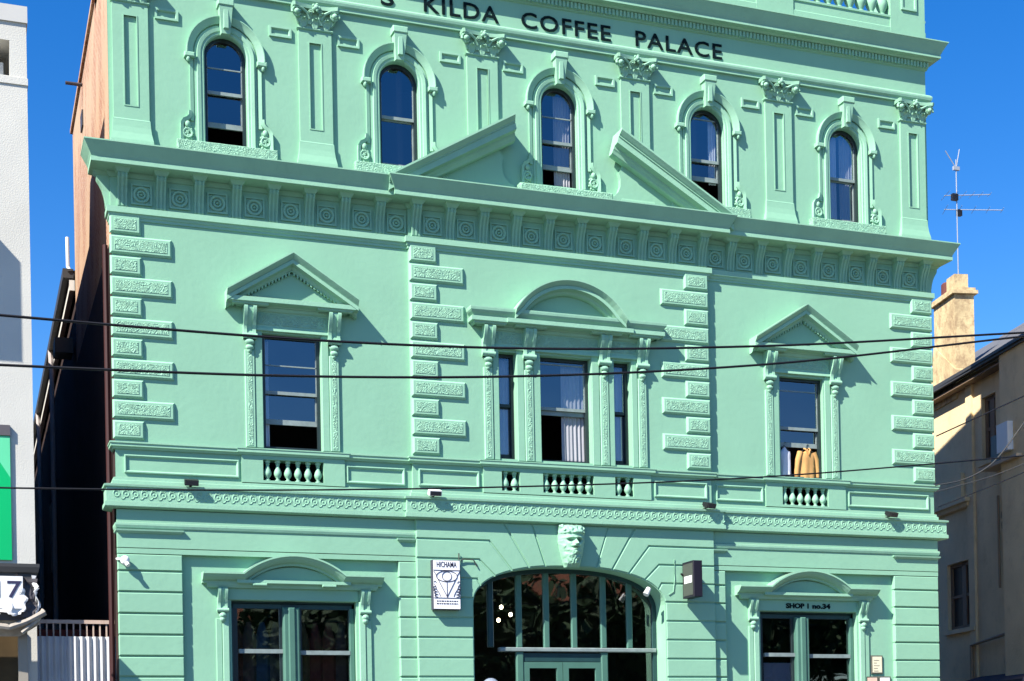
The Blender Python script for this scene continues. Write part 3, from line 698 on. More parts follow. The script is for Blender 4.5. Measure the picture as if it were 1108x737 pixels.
def strips(c, hw, y, w=0.17):
    for s in (-1, 1):
        mb = MB(); x = c+s*hw
        mb.block(x-w/2, x+w/2, 6.99, 8.62, y-0.035, y+0.02, 0.012); st = mb.build('window_architrave', mintm, H)
        MB().block(x-w/2+0.045, x+w/2-0.045, 7.02, 8.56, y-0.0405, y-0.03, 0.004).build('carved_strip', mintc, st)
def jamb(x0, x1, y):
    MB().block(x0, x1, 6.99, 9.0, y-0.02, y+0.02, 0.008).build('window_architrave', mint, H)
def frieze_panel(x0, x1, y):
    mb = MB(); mb.block(x0, x1, 8.955, 9.34, y-0.03, y+0.02, 0.01)
    mb.cornice(x0, x1, [(0.03, 8.955), (0.055, 8.96), (0.05, 9.0), (0.03, 9.03)], y, y)
    mb.cornice(x0, x1, [(0.03, 9.27), (0.06, 9.29), (0.075, 9.335)], y, y)
    f = mb.build('hood_frieze', mintm, H)
    MB().block(x0+0.03, x1-0.03, 9.06, 9.25, y-0.037, y-0.025, 0.004).build('carved_panel', mintc, f)
for c in (CL, CR):
    ho = MB(); ho.cornice(c-0.85, c+0.85, hp_h, 0, 0.05); ho = ho.build('window_hood', mintm, H)
    mb = MB(); d = 1.115; ang = math.atan(0.70/d); k = 1/math.cos(ang)
    mb.sweep([(c-d, 9.555), (c, 10.255), (c+d, 9.555)], rake, 0, sdir=(0, k), edir=(0, k)); mb.build('raking_cornice', mintm, ho)
    mb = MB(); mb.prism([(c-0.80, 9.47), (c+0.80, 9.47), (c, 9.95)], -0.06, 0.02); mb.build('tympanum', mint, ho)
    for sg in (-1, 1):
        top_ = []; low_ = []
        for i in range(14):
            t = i/14; x = sg*0.80*(1-t); z = 9.50+0.46*t; x2 = sg*0.80*(1-t-0.036); z2 = z+0.46*0.036
            top_ += [(c+x, z+0.03)]; low_ += [(c+x, z-0.03), (c+x2, z2-0.03), (c+x2, z2+0.012), (c+sg*0.80*(1-(i+1)/14), 9.50+0.46*(i+1)/14+0.012)]
        top_ += [(c, 9.99)]
        MB().prism(low_+top_[::-1], -0.115, -0.05).build('dentil_course', mintm, ho)
    for s in (-1, 1): link('console_bracket', con1, H, (c+s*0.72, 0, 0))
    strips(c, 0.72, 0); frieze_panel(c-0.62, c+0.62, 0); jamb(c-0.63, c-0.505, 0); jamb(c+0.505, c+0.63, 0)
    # small caps over the consoles
    for s in (-1, 1): MB().cornice(c+s*0.72-0.10, c+s*0.72+0.10, [(0.17, 9.325), (0.20, 9.345), (0.21, 9.375)], 0, 0).build('console_cap', mints, H)
# middle window hood: segmental arch between short cornices
ho = MB(); ho.cornice(-1.61, 1.66, [(h*1.0, z) for h, z in hp_h]+[], -PB, 0); ho = ho.build('window_hood', mintm, H)
mb = MB(); mb.cornice(-1.61, 1.66, [(0.0, 9.47), (0.19, 9.47), (0.20, 9.49), (0.235, 9.53), (0.255, 9.56), (0.26, 9.60), (0.26, 9.62), (0.0, 9.65)], -PB, 0); mb.build('hood_cyma', mintm, ho)
def seg(c, hw, z0, rise, n=24):
    R = (hw*hw+rise*rise)/(2*rise); zc = z0+rise-R; a = math.asin(hw/R)
    return [(c+R*math.sin(-a+2*a*i/n), zc+R*math.cos(-a+2*a*i/n)) for i in range(n+1)]
mb = MB(); mb.sweep(seg(0.03, 1.07, 9.62, 0.60), rake, -PB-0.03, sdir=(0, 1.05), edir=(0, 1.05)); mb.build('arched_cornice', mintm, ho)
mb = MB(); mb.prism([(-0.96, 9.50)]+seg(0.03, 0.97, 9.50, 0.52)+[(1.0, 9.50)], -PB-0.06, -PB+0.02); mb.build('tympanum', mint, ho)
mb = MB(); mb.cornice(-0.92, 0.98, [(0.20, 9.365), (0.262, 9.378), (0.265, 9.385), (0.265, 9.455), (0.2, 9.47)], -PB-0.0, -PB); mb.build('hood_break', mintm, ho)
for x in (-1.49, -0.72, 0.745, 1.505): link('console_bracket', con1, H, (x, -PB, 0)); MB().cornice(x-0.10, x+0.10, [(0.17, 9.325), (0.20, 9.345), (0.21, 9.375)], -PB, -PB).build('console_cap', mints, H)
for x in (-1.49, -0.72, 0.745, 1.505): strips(x, 0, -PB) if False else None
for x in (-1.49, -0.72, 0.745, 1.505):
    w = 0.17; st = MB().block(x-w/2, x+w/2, 6.99, 8.62, -PB-0.035, -PB+0.02, 0.012).build('window_architrave', mintm, H)
    MB().block(x-w/2+0.045, x+w/2-0.045, 7.02, 8.56, -PB-0.0405, -PB-0.03, 0.004).build('carved_strip', mintc, st)
for a, b in ((-1.40, -0.81), (-0.63, 0.65), (0.84, 1.41)): frieze_panel(a, b, -PB)
for a, b in ((-1.395, -1.285), (-0.945, -0.81), (-0.63, -0.495), (0.505, 0.65), (0.84, 0.945), (1.295, 1.41)): jamb(a, b, -PB)

# shop windows of the ground floor
con2 = console_mesh(0.15, 0.15, 0.085, 4.625, 4.22, 0.14)
shr = [(0.012, -0.01), (0.0, 0.26), (-0.028, 0.26), (-0.034, 0.245), (-0.07, 0.215), (-0.11, 0.165), (-0.135, 0.10), (-0.165, 0.095), (-0.175, -0.01)]
for c, zt, nm in ((SL, 4.43, 'l'), (SR, 4.41, 'r')):
    hc = c-0.02 if nm == 'l' else c-0.07
    path = [(hc-1.53, 4.865)]+seg(hc, 0.87, 4.865, 0.315, 20)+[(hc+1.53, 4.865)]
    mb = MB(); mb.sweep(path, shr, 0, sdir=(0, 1), edir=(0, 1))
    ho = mb.build('window_hood', mintm, H)
    MB().cornice(hc-1.36, hc+1.36, [(-0.02, 4.625), (0.07, 4.63), (0.09, 4.665), (0.10, 4.70), (0.0, 4.72)], 0, 0).build('hood_bed_mould', mintm, ho)
    MB().prism([(hc-0.80, 4.69)]+seg(hc, 0.80, 4.74, 0.25, 16)+[(hc+0.80, 4.69)], -0.04, 0.02).build('tympanum', mint, ho)
    mb = MB(); mb.cornice(hc-0.80, hc+0.80, [(0.0, 4.69), (0.155, 4.695), (0.165, 4.705), (0.165, 4.755), (0.0, 4.775)], 0, 0); mb.build('hood_shelf', mintm, ho)
    mb = MB()
    for s in ((-0.62, 0.62) if nm == 'l' else ()): mb.block(hc+s*0.95-0.12, hc+s*0.95+0.12, 4.66, 4.70, -0.185, 0, 0.008)
    if nm == 'l': mb.build('hood_lug', mintm, ho)
    MB().block(hc-1.12, hc+1.12, zt+0.005, 4.63, -0.02, 0.02, 0.006).build('shop_fascia', mint, H)
    for s in (-1, 1):
        link('console_bracket', con2, H, (c+s*1.215+(0 if nm == 'l' else -0.03), 0, 0))
        MB().block(c+s*1.165-0.055, c+s*1.165+0.055, 0.6, zt-0.0, -0.045, 0.02, 0.01).build('window_architrave', mintm, H)
        MB().block(c+s*1.275-0.05, c+s*1.275+0.05, 0.6, 4.12, -0.03, 0.02, 0.008).build('window_architrave', mint, H)
    # joinery
    y = 0.13; x0, x1 = c-1.065, c+1.065
    mb = MB(); mb.sweep(rect(x0, x1, 0.9, zt), [(0, 0), (0, 0.08), (0.045, 0.08), (0.045, 0)], y+0.08, closed=True)
    mb.box(x0, x1, y, y+0.09, zt-0.12, zt-0.03)
    sw = mb.build('shop_window', teald, H)
    xm = c-0.045 if nm == 'l' else c-0.115
    mb = MB(); mb.block(xm-0.145, xm+0.145, 0.92, zt-0.10, y-0.10, y+0.10, 0.03)
    mb.block(xm-0.06, xm+0.06, 0.92, zt-0.10, y-0.125, y-0.05, 0.02)
    mb.block(x1-0.09, x1-0.01, 0.92, zt-0.10, y-0.03, y+0.09, 0.01)
    mb.build('mullion', greenf, sw)
    mb = MB(); mb.box(x0+0.14, xm-0.145, y-0.03, y+0.07, 3.555, 3.625); mb.box(xm+0.145, x1-0.09, y-0.03, y+0.07, 3.535, 3.605); mb.build('transom', greyf, sw)
    mb = MB()
    for a, b in ((x0+0.03, x0+0.12), (xm-0.19, xm-0.145), (xm+0.145, xm+0.19)): mb.box(a, b, y+0.005, y+0.07, 0.95, zt-0.1)
    mb.build('sash_stile', darkf, sw)
    MB().add([(x, y+0.04, z) for x, z in rect(x0+0.03, xm, 0.95, zt-0.05)], [(0, 1, 2, 3)]).build('window_pane', sglass, sw)
    MB().add([(x, y+0.04, z) for x, z in rect(xm, x1-0.03, 0.95, zt-0.05)], [(0, 1, 2, 3)]).build('window_pane', sglass, sw)
text_mesh('SHOP 1', 0.125, 0.003, letm, 'lettering', H, (4.72, -0.026, 4.475), width=0.50, bold=0.006)
text_mesh('no.34', 0.125, 0.003, letm, 'lettering', H, (5.25, -0.026, 4.475), width=0.40, bold=0.006)

# arched entrance joinery
ye = 0.29
ent = MB(); fpath = [(AW-0.002, 0.16)]+arc+[(-AW+0.002, 0.16)]
ent.sweep([(x*0.999, z) for x, z in fpath], [(0.0, -0.05), (0.0, 0.04), (0.075, 0.04), (0.075, -0.05)], ye)
ent = ent.build('entrance_screen', teald, H)
MX = [-1.405, -0.86, -0.33, 0.215, 0.80, 1.325]
for i, x in enumerate(MX):
    t = az(x)-0.04
    mb = MB(); mb.block(x-0.055, x+0.055, 3.70, t, ye-0.035, ye+0.04, 0.015)
    mb.build('mullion', teald if i == 0 else greenf, ent)
mb = MB(); mb.block(-1.25, AW-0.02, 3.625, 3.70, ye-0.075, ye+0.05, 0.012); mb.build('transom', greyf, ent)
for x in (-0.86, 0.80): MB().block(x-0.07, x+0.07, 0.2, 3.63, ye-0.045, ye+0.06, 0.02).build('door_post', greenf, ent)
mb = MB(); mb.box(-0.80, 0.74, ye-0.02, ye+0.05, 3.45, 3.60); mb.build('door_head', teald, ent)
for a, b in ((-0.79, -0.035), (-0.025, 0.73)):
    d = MB(); d.sweep(rect(a, b, 0.2, 3.44), [(0, -0.02), (0, 0.03), (0.11, 0.03), (0.11, -0.02)], ye, closed=True); d.box(a, b, ye-0.03, ye+0.02, 0.2, 1.0)
    d = d.build('door', greenf, ent)
    MB().add([(x, ye, z) for x, z in rect(a+0.1, b-0.1, 1.0, 3.34)], [(0, 1, 2, 3)]).build('door_pane', sglass, d)
pp = [(AW*0.97, 3.66)]+[(x*0.97, z-0.02) for x, z in arc]+[(-AW*0.97, 3.66)]
MB().add([(x, ye+0.005, z) for x, z in pp], [tuple(range(len(pp)))]).build('arch_pane', sglass, ent)
for a, b in ((-AW+0.05, -0.93), (0.87, AW-0.05)): MB().add([(x, ye+0.005, z) for x, z in rect(a, b, 0.2, 3.66)], [(0, 1, 2, 3)]).build('side_pane', sglass, ent)

# carved head on the keystone: relief sculpted as a height field
def head():
    nu, nv = 64, 96; X0, X1, Z0, Z1 = -0.27, 0.26, 5.105, 5.872
    def g(u, v, cu, cv, su, sv): return math.exp(-((u-cu)/su)**2-((v-cv)/sv)**2)
    vs = []; fs = []
    for j in range(nv+1):
        v = j/nv; z = Z0+(Z1-Z0)*v
        for i in range(nu+1):
            u = i/nu*2-1
            hw = 0.95 if v > 0.60 else 0.95-0.42*((0.60-v)/0.60)**1.2      # taper to the beard
            x = (X0+X1)/2+u*hw*(X1-X0)/2
            d = math.sqrt(max(0, 1-abs(u)**2.1))
            topr = max(0.0, 1-max(0, (v-0.80)/0.20)**2.2)
            h = 0.25*d*math.sqrt(topr)*(0.80+0.20*math.sin(math.pi*min(1, v*1.1)))
            # face
            h += 0.075*g(u, v, 0, 0.67, 0.55, 0.032)                      # brow
            h -= 0.095*(g(u, v, -0.30, 0.615, 0.18, 0.034)+g(u, v, 0.30, 0.615, 0.18, 0.034))
            h += 0.022*(g(u, v, -0.30, 0.612, 0.09, 0.016)+g(u, v, 0.30, 0.612, 0.09, 0.016))
            t = max(0, min(1, (0.66-v)/0.14)); h += (0.03+0.11*t)*math.exp(-(u/(0.09+0.07*t))**2)*(1 if 0.515 < v < 0.67 else math.exp(-((v-(0.515 if v < 0.6 else 0.67))/0.018)**2))
            h += 0.03*(g(u, v, -0.42, 0.53, 0.16, 0.05)+g(u, v, 0.42, 0.53, 0.16, 0.05))
            h += 0.06*(g(u, v, -0.17, 0.475, 0.19, 0.026)+g(u, v, 0.17, 0.475, 0.19, 0.028))   # moustache
            h -= 0.09*g(u, v, 0, 0.435, 0.17, 0.016)                      # mouth
            h += 0.05*g(u, v, 0, 0.405, 0.16, 0.018)
            h += 0.05*g(u, v, 0, 0.33, 0.35, 0.10)
            # beard and hair curls
            nb = noise.noise(Vector((u*4.5, v*13, 3.1))); nb2 = noise.noise(Vector((u*8, v*22, 9.4)))
            if v < 0.44 or abs(u) > 0.62: h += (0.030*nb+0.014*nb2)*min(1, max((0.44-v)/0.06, (abs(u)-0.66)/0.08))
            if v > 0.76: h += (0.034*nb+0.016*nb2+0.035)*min(1, (v-0.76)/0.03)
            if v < 0.08: h *= 0.6+5*v
            vs.append((x, -0.155-max(h, -0.0), z))
    for j in range(nv):
        for i in range(nu): a = j*(nu+1)+i; fs.append((a, a+1, a+nu+2, a+nu+1))
    mb = MB(); mb.add(vs, fs)
    return mb.build('keystone_head', mintm, H, 60)
head()

# body of the hotel: brick sides, rear, roof and floors
mb = MB(); mb.add([(-7.9, 0.02, 10.3), (-7.9, 8, 10.3), (-7.9, 8, 15.2), (-7.9, 0.02, 15.2)], [(0, 1, 2, 3)]); mb.add([(-7.9, 8, 10.3), (7.9, 8, 10.3), (7.9, 8, 15.2), (-7.9, 8, 15.2)], [(0, 1, 2, 3)])
mb.add([(7.9, 0.02, 10.3), (7.9, 8, 10.3), (7.9, 8, 15.2), (7.9, 0.02, 15.2)], [(0, 1, 2, 3)])
mb.build('side_wall', brick, H)
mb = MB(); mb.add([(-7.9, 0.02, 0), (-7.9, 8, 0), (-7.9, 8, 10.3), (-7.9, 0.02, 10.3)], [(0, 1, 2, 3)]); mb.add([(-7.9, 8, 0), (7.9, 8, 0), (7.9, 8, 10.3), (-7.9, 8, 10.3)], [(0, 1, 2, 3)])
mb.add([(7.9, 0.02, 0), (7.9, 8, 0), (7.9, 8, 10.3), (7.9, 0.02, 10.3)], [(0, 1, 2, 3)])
mb.build('lower_side_wall', dbrick, H)  # lower part in the darkened brick, for the shade between the walls
mb = MB(); mb.box(-7.88, 7.88, 0.3, 7.98, 15.0, 15.12); mb.build('roof_deck', slate, H)
for x0_ in (-7.95, 7.70): MB().box(x0_, x0_+0.25, 0.3, 8.05, 15.2, 15.28).build('parapet_coping', brick, H)
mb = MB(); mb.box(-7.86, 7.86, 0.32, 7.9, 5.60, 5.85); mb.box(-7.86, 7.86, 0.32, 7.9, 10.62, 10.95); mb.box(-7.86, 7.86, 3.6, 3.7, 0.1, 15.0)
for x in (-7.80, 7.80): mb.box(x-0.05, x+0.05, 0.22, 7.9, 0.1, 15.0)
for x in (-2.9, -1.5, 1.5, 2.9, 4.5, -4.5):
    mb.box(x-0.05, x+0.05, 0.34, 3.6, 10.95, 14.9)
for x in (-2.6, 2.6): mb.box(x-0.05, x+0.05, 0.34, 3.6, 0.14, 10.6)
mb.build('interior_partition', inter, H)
MB().box(2.4, 3.9, 1.6, 1.65, 10.96, 14.9).build('room_wall', interr, H); MB().box(2.7, 7.7, 1.2, 1.25, 5.9, 10.6).build('room_wall', interr, H)
# small iron bracket and vent on the brick side
MB().tube([(-7.80, 5.2, 15.02), (-8.22, 5.2, 15.02)], 0.035, 8).build('wall_bracket', rustm, H)
mb = MB(); mb.box(-7.93, -7.89, 5.1, 5.5, 14.20, 14.50); mb.build('wall_vent', rustm, H)
# main hotel side downpipe/conduit at the corner
MB().tube([(-7.96, 0.45, 0.2), (-7.96, 0.45, 10.3)], 0.045, 8).build('downpipe', mat('oxide_red_pipe', (0.045, 0.014, 0.014), 0.6), H)

# ------------------------------------------------------------------ curtains, clothes: hang inside, so things of their own
def curtain(x0, x1, z0, z1, y, material, label, amp=0.009, waves=6, slant=0.0, gather=0.0):
    nx = waves*8; nz = 10; vs = []; fs = []
    for j in range(nz+1):
        v = j/nz
        for i in range(nx+1):
            u = i/nx; g_ = gather*math.sin(math.pi*v)*0.5
            x = x0+(x1-x0)*(u*(1-g_)+g_*0.0)+slant*(1-v)*(1-u)
            y_ = y+amp*math.sin(u*waves*2*math.pi+0.6*math.sin(v*4))+amp*0.4*math.sin(u*waves*4.7+v*2)
            vs.append((x, y_, z0+(z1-z0)*v))
    for j in range(nz):
        for i in range(nx): a = j*(nx+1)+i; fs.append((a, a+1, a+nx+2, a+nx+1))
    me = bpy.data.meshes.new('curtain'); me.from_pydata(vs, [], fs); me.materials.append(material)
    for p in me.polygons: p.use_smooth = True
    o = link('curtain', me); so = o.modifiers.new('cloth', 'SOLIDIFY'); so.thickness = 0.004
    tag(o, label, 'curtain', 'curtains hanging in the windows'); return o
curtain(-0.02, 0.29, 12.0, 13.75, 0.235, curtw, 'white curtain gathered at the right in the arched window above the broken pediment')
curtain(5.70, 5.95, 12.0, 13.75, 0.235, curt, 'left pale curtain in the closed arched window nearest the building right corner', waves=4)
curtain(6.02, 6.32, 12.0, 13.75, 0.235, curtw, 'right pale curtain in the closed arched window nearest the building right corner', waves=5)
curtain(3.14, 3.30, 12.5, 13.7, 0.235, curt, 'narrow grey curtain in the arched window with a dark red room', waves=3)
curtain(0.02, 0.47, 6.95, 8.85, 0.215, curtw, 'white curtain drawn to the right of the wide middle window', waves=6)
curtain(-1.22, -1.0, 6.95, 8.85, 0.215, curt, 'bluish curtain filling the narrow window left of the wide middle window', waves=4)
curtain(1.0, 1.24, 6.95, 8.85, 0.215, curt, 'bluish curtain filling the narrow window right of the wide middle window', waves=4)
curtain(CL-0.46, CL-0.36, 6.95, 8.85, 0.215, curt, 'thin strip of pale curtain at the left edge of the window under the left gable', waves=2)
curtain(CR-0.44, CR-0.34, 7.4, 8.85, 0.34, curt, 'pale curtain edge behind the glass above the hanging clothes', waves=2)
# garments on hangers in the right window
def garment(cx, zt, w, hgt, y, material, name, label, sleeves=True, collar=True):
    root = empty(name, (cx, y, zt)); tag(root, label, 'clothes', 'clothes hanging in the open window')
    nu, nv = 24, 16; vs = []; fs = []
    for j in range(nv+1):
        v = j/nv
        hw = w*(0.17+0.33*min(1, v/0.14)**0.7) if v < 0.14 else w*(0.5-0.05*math.sin((v-0.14)*3.0)+0.04*v)
        for i in range(nu):
            a = 2*math.pi*i/nu; fold = 0.012*math.sin(a*6+v*1.5)*min(1, v*2)
            vs.append(((hw+fold)*math.cos(a), (0.07+fold)*math.sin(a)*min(1, 0.35+v*3), -hgt*v-0.06*abs(math.cos(a))*(v < 0.10)))
    for j in range(nv):
        for i in range(nu): fs.append((j*nu+i, j*nu+(i+1) % nu, (j+1)*nu+(i+1) % nu, (j+1)*nu+i))
    MB().add(vs, fs).build('body', material, root, True)
    if sleeves:
        for s in (-1, 1): MB().tube([(s*w*0.40, 0, -0.07), (s*w*0.56, -0.01, -0.22), (s*w*0.62, 0, -0.42), (s*w*0.64, 0.01, -0.62)], 0.062, 10, 0.048).build('sleeve', material, root, True)
    if collar: MB().tube([(-0.06, 0.0, 0.005), (-0.045, -0.05, -0.02), (0.0, -0.07, -0.13), (0.045, -0.05, -0.02), (0.06, 0.0, 0.005), (0.0, 0.05, 0.01), (-0.06, 0.0, 0.005)], 0.016, 6).build('collar', material, root, True)
    MB().tube([(-w*0.4, 0, -0.06), (0, 0, 0.02), (w*0.4, 0, -0.06)], 0.008, 6).build('hanger', darkf, root)
    MB().tube([(0, 0, 0.02), (0.0, 0, 0.06), (0.02, 0, 0.09), (0.045, 0, 0.075)], 0.006, 6).build('hanger_hook', darkf, root)
    return root
garment(5.11, 7.58, 0.36, 0.70, 0.16, orangec, 'shirt', 'apricot long sleeved shirt on a hanger in the open window under the right gabled hood')
garment(4.615, 7.60, 0.28, 0.75, 0.17, whitec, 'singlet', 'white sleeveless top on a hanger at the left of the open window', sleeves=False, collar=False)

# ------------------------------------------------------------------ fixtures on the facade
def floodlight(x, z, y, label, aim=0.0, open_=False):
    r = empty('floodlight', (x, y, z)); tag(r, label, 'floodlight', 'floodlights on the string course ledge')
    b = MB(); b.box(-0.11, 0.11, -0.17, -0.05, 0.05, 0.14); b.box(-0.085, 0.085, -0.06, 0.0, 0.065, 0.13)
    b = b.build('housing', blackm, r); b.rotation_euler = (math.radians(22), 0, aim)
    MB().box(-0.095, 0.095, -0.18, -0.171, 0.06, 0.13).build('lens', mat('lamp_lens', (0.05, 0.05, 0.055), 0.3), b)
    k = MB(); k.box(-0.02, 0.02, -0.10, 0.02, 0.0, 0.02); k.tube([(0, -0.08, 0.01), (0, -0.09, 0.08)], 0.014, 8); k.build('mounting_arm', darkg, r)
    return r
floodlight(-6.72, 6.27, -0.10, 'black floodlight on the ledge under the apron panel near the left corner')
fl = floodlight(-2.58, 6.27, -0.16, 'pale topped floodlight on the ledge above the illustrated hanging sign')
for c in fl.children:
    if c.name.startswith('housing'): c.data.materials.clear(); c.data.materials.append(whitep)
floodlight(2.70, 6.27, -0.16, 'black floodlight on the ledge above the black box sign', 0.3)
floodlight(6.72, 6.27, -0.10, 'black floodlight on the ledge near the right corner', 0.2)
# white camera on the left pier
c = empty('security_camera', (-7.83, -0.09, 5.02)); tag(c, 'small white security camera on the left corner pier', 'camera')
MB().tube([(-0.09, 0.0, 0.03), (0.0, -0.06, 0.02)], 0.018, 8).build('mount', whitep, c)
MB().ball((0.04, -0.07, 0.0), 0.075, 0.07, 0.08, 12, 8).build('housing', whitep, c, True)
MB().tube([(0.05, -0.09, -0.02), (0.08, -0.15, -0.09)], 0.035, 10).build('lens_tube', whitep, c, True)
c = empty('spot_lamp', (1.47, -0.17, 4.70)); tag(c, 'white spot lamp pointing down at the right shoulder of the entrance arch', 'lamp')
MB().tube([(0.03, 0.02, 0.03), (0.0, -0.05, 0.02)], 0.02, 8).build('bracket', whitep, c)
MB().tube([(0.03, -0.05, 0.06), (-0.05, -0.08, -0.06)], 0.045, 12, 0.055).build('lamp_head', whitep, c, True)
# illustrated sign
def hanging_sign():
    r = empty('pictorial_sign', (-2.394, -0.16, 4.314)); tag(r, 'white upright sign with an eye, rays and two hands drawn in black', 'sign')
    w, h, y = 0.238, 0.836, -0.14
    MB().box(-w-0.012, w+0.012, y+0.012, -0.01, -0.012, h+0.012).build('case', mat('dark_sign_case', (0.05, 0.05, 0.075), 0.5), r)
    MB().box(-w, w, y, y+0.013, 0, h).build('board', mat('white_sign_board', (0.86, 0.86, 0.88), 0.45, 0.02), r)
    ink = mat('black_ink', (0.02, 0.018, 0.045), 0.6); yi = y-0.003
    text_mesh('HICHAMA', 0.135, 0.001, ink, 'lettering', r, (0, yi, 0.722), width=0.36, bold=0.001)
    d = MB(); T = 0.0055
    def ln(*p): d.tube([(x, yi, z) for x, z in [(q_[0], q_[1]*0.94) for q_ in p]], T, 5)
    ln((-w, 0.71), (w, 0.71)); ln((-w, 0.20), (w, 0.20))
    el = lambda a, b, cx, cz, t0, t1, n=20: [(cx+a*math.cos(t0+(t1-t0)*i/n), cz+b*math.sin(t0+(t1-t0)*i/n)) for i in range(n+1)]
    ln(*el(0.19, 0.10, 0, 0.60, 0, math.pi)); ln(*el(0.19, 0.10, 0, 0.60, math.pi, 2*math.pi)); ln(*el(0.085, 0.085, 0, 0.60, 0, 2*math.pi))
    ln((0, 0.50), (0, 0.21)); ln((-0.18, 0.58), (0, 0.22)); ln((0.18, 0.58), (0, 0.22))
    ln((-0.235, 0.69), (-0.18, 0.60)); ln((0.235, 0.69), (0.18, 0.60))
    for s in (-1, 1):
        ln(*[(s*(0.235-0.015*i), 0.49+0.022*math.sin(i*1.3)) for i in range(4)])
        for k in range(4):
            zc = 0.24+0.05*k; ln(*[(s*x, z) for x, z in el(0.055-0.004*k, 0.022, 0.17+0.012*k, zc, -1.6, 1.7, 10)])
        ln((s*0.235, 0.46), (s*0.21, 0.42), (s*0.19, 0.36), (s*0.15, 0.30), (s*0.12, 0.23)); ln((s*0.235, 0.36), (s*0.22, 0.31), (s*0.21, 0.23))
    for k, z in enumerate((0.125, 0.08)):
        x = -0.19
        while x < 0.185:
            l = random.uniform(0.02, 0.055); d.box(x, min(x+l, 0.195), yi-0.001, yi+0.004, z, z+0.018); x += l+0.014
    d.build('line_drawing', ink, r)
    return r
hanging_sign()
MB().tube([(-2.14, -0.18, 5.17), (-2.10, -0.19, 5.24), (-1.98, -0.185, 5.18), (-1.86, -0.185, 5.19), (-1.80, -0.18, 5.10)], 0.011, 6)
o = MB().tube([(-2.13, -0.19, 5.30), (-2.13, -0.19, 5.16), (-2.05, -0.195, 5.20), (-1.86, -0.19, 5.19), (-1.80, -0.185, 5.08)], 0.012, 6).build('conduit', darkg); tag(o, 'thin dark conduit beside the top of the illustrated sign', 'conduit')
# black box sign projecting from the wall right of the arch
r = empty('box_sign', (2.28, -0.16, 4.60)); tag(r, 'black projecting box sign with a small white label on its side', 'sign')
MB().block(-0.09, 0.09, -0.02, 0.64, -0.50, -0.06, 0.01).build('case', mat('black_sign_case', (0.012, 0.010, 0.018), 0.5), r)
MB().box(-0.095, -0.089, -0.47, -0.09, 0.02, 0.60).build('face', mat('sky_glare_sign_face', (0.065, 0.07, 0.06), 0.35), r)  # sky glare on the dark face is put into its grey-green
mb = MB(); mb.box(-0.099, -0.094, -0.44, -0.14, 0.245, 0.375); mb.build('label_plate', whitep, r)
t = text_mesh('bar', 0.15, 0.001, blackm, 'lettering', r, (-0.1005, -0.29, 0.27), width=0.22); t.rotation_euler = (0, 0, -math.pi/2); bpy.data.objects.remove(t)
mb = MB(); mb.box(-0.03, 0.03, -0.08, 0.01, 0.12, 0.2); mb.box(-0.03, 0.03, -0.08, 0.01, 0.48, 0.56); mb.tube([(-0.02, 0, 0.28), (-0.06, -0.08, 0.38), (-0.14, -0.10, 0.44)], 0.02, 6); mb.build('bracket', blackm, r)
o = MB().tube([(2.05, -0.172, 5.32), (2.05, -0.172, 4.95), (2.02, -0.172, 4.72), (1.92, -0.172, 4.66)], 0.007, 5).build('cable', mintm); tag(o, 'painted cable looping down the wall left of the black box sign', 'cable')
# notices at the right shop
def notice(x, z, w, h, colr, label):
    r = empty('notice', (x, -0.0, z)); tag(r, label, 'notice', 'framed notices by the right shop window')
    MB().block(-w/2, w/2, 0, h, -0.03, 0.01, 0.006).build('frame', mat('dark_notice_frame', (0.10, 0.10, 0.08), 0.5), r)
    MB().box(-w/2+0.025, w/2-0.025, -0.034, -0.028, 0.025, h-0.025).build('paper', mat('paper_%d' % int(100*colr[0]*colr[2]), colr, 0.6, 0.1, 12), r)
    d = MB()
    for k in range(5): d.box(-w/2+0.05, -w/2+0.05+w*random.uniform(0.25, 0.5), -0.037, -0.033, 0.05+k*(h-0.1)/5, 0.06+k*(h-0.1)/5)
    d.build('print', mat('brown_print', (0.25, 0.2, 0.15), 0.7), r)
notice(6.48, 3.22, 0.26, 0.36, (0.75, 0.70, 0.50), 'cream framed notice on the wall, upper one of three beside the right shop')
notice(6.36, 2.80, 0.27, 0.37, (0.72, 0.52, 0.40), 'pinkish framed notice under the cream one')
notice(6.65, 2.80, 0.27, 0.37, (0.80, 0.80, 0.78), 'white framed notice at lower right of the cream one')
o = MB().box(SR-0.90, SR-0.27, 0.19, 0.20, 2.6, 3.44).build('paper_sheet', mat('lavender_paper', (0.62, 0.64, 0.80), 0.7, 0.03)); tag(o, 'pale lavender sheet taped inside the right shop window', 'paper sheet')

# lights inside the entrance
for i, (x, z, lab) in enumerate(((-0.75, 4.556, 'uppermost glowing bulb of the three seen through the entrance arch'), (-0.566, 4.42, 'rightmost glowing bulb of the three seen through the entrance arch'), (-0.81, 4.31, 'lowest glowing bulb of the three seen through the entrance arch'))):
    r = empty('pendant_bulb', (x, 1.5, z)); tag(r, lab, 'bulb', 'pendant bulbs inside the entrance')
    MB().ball((0, 0, 0), 0.036, 0.036, 0.042, 12, 8).build('bulb', bulbm, r, True); MB().tube([(0, 0, 0.04), (0, 0, 5.6-z)], 0.006, 5).build('cord', blackm, r)
r = empty('globe_lamp', (-1.61, -0.26, 2.96)); tag(r, 'grey frosted globe lamp at the left foot of the entrance arch', 'lamp')
MB().ball((0, 0, 0), 0.16, 0.16, 0.16, 24, 16).build('globe', globeg, r, True); MB().tube([(0, 0.0, -0.15), (0, 0.0, -0.30), (-0.1, 0.08, -0.36), (-0.40, 0.10, -0.36)], 0.02, 8).build('arm', blackm, r)
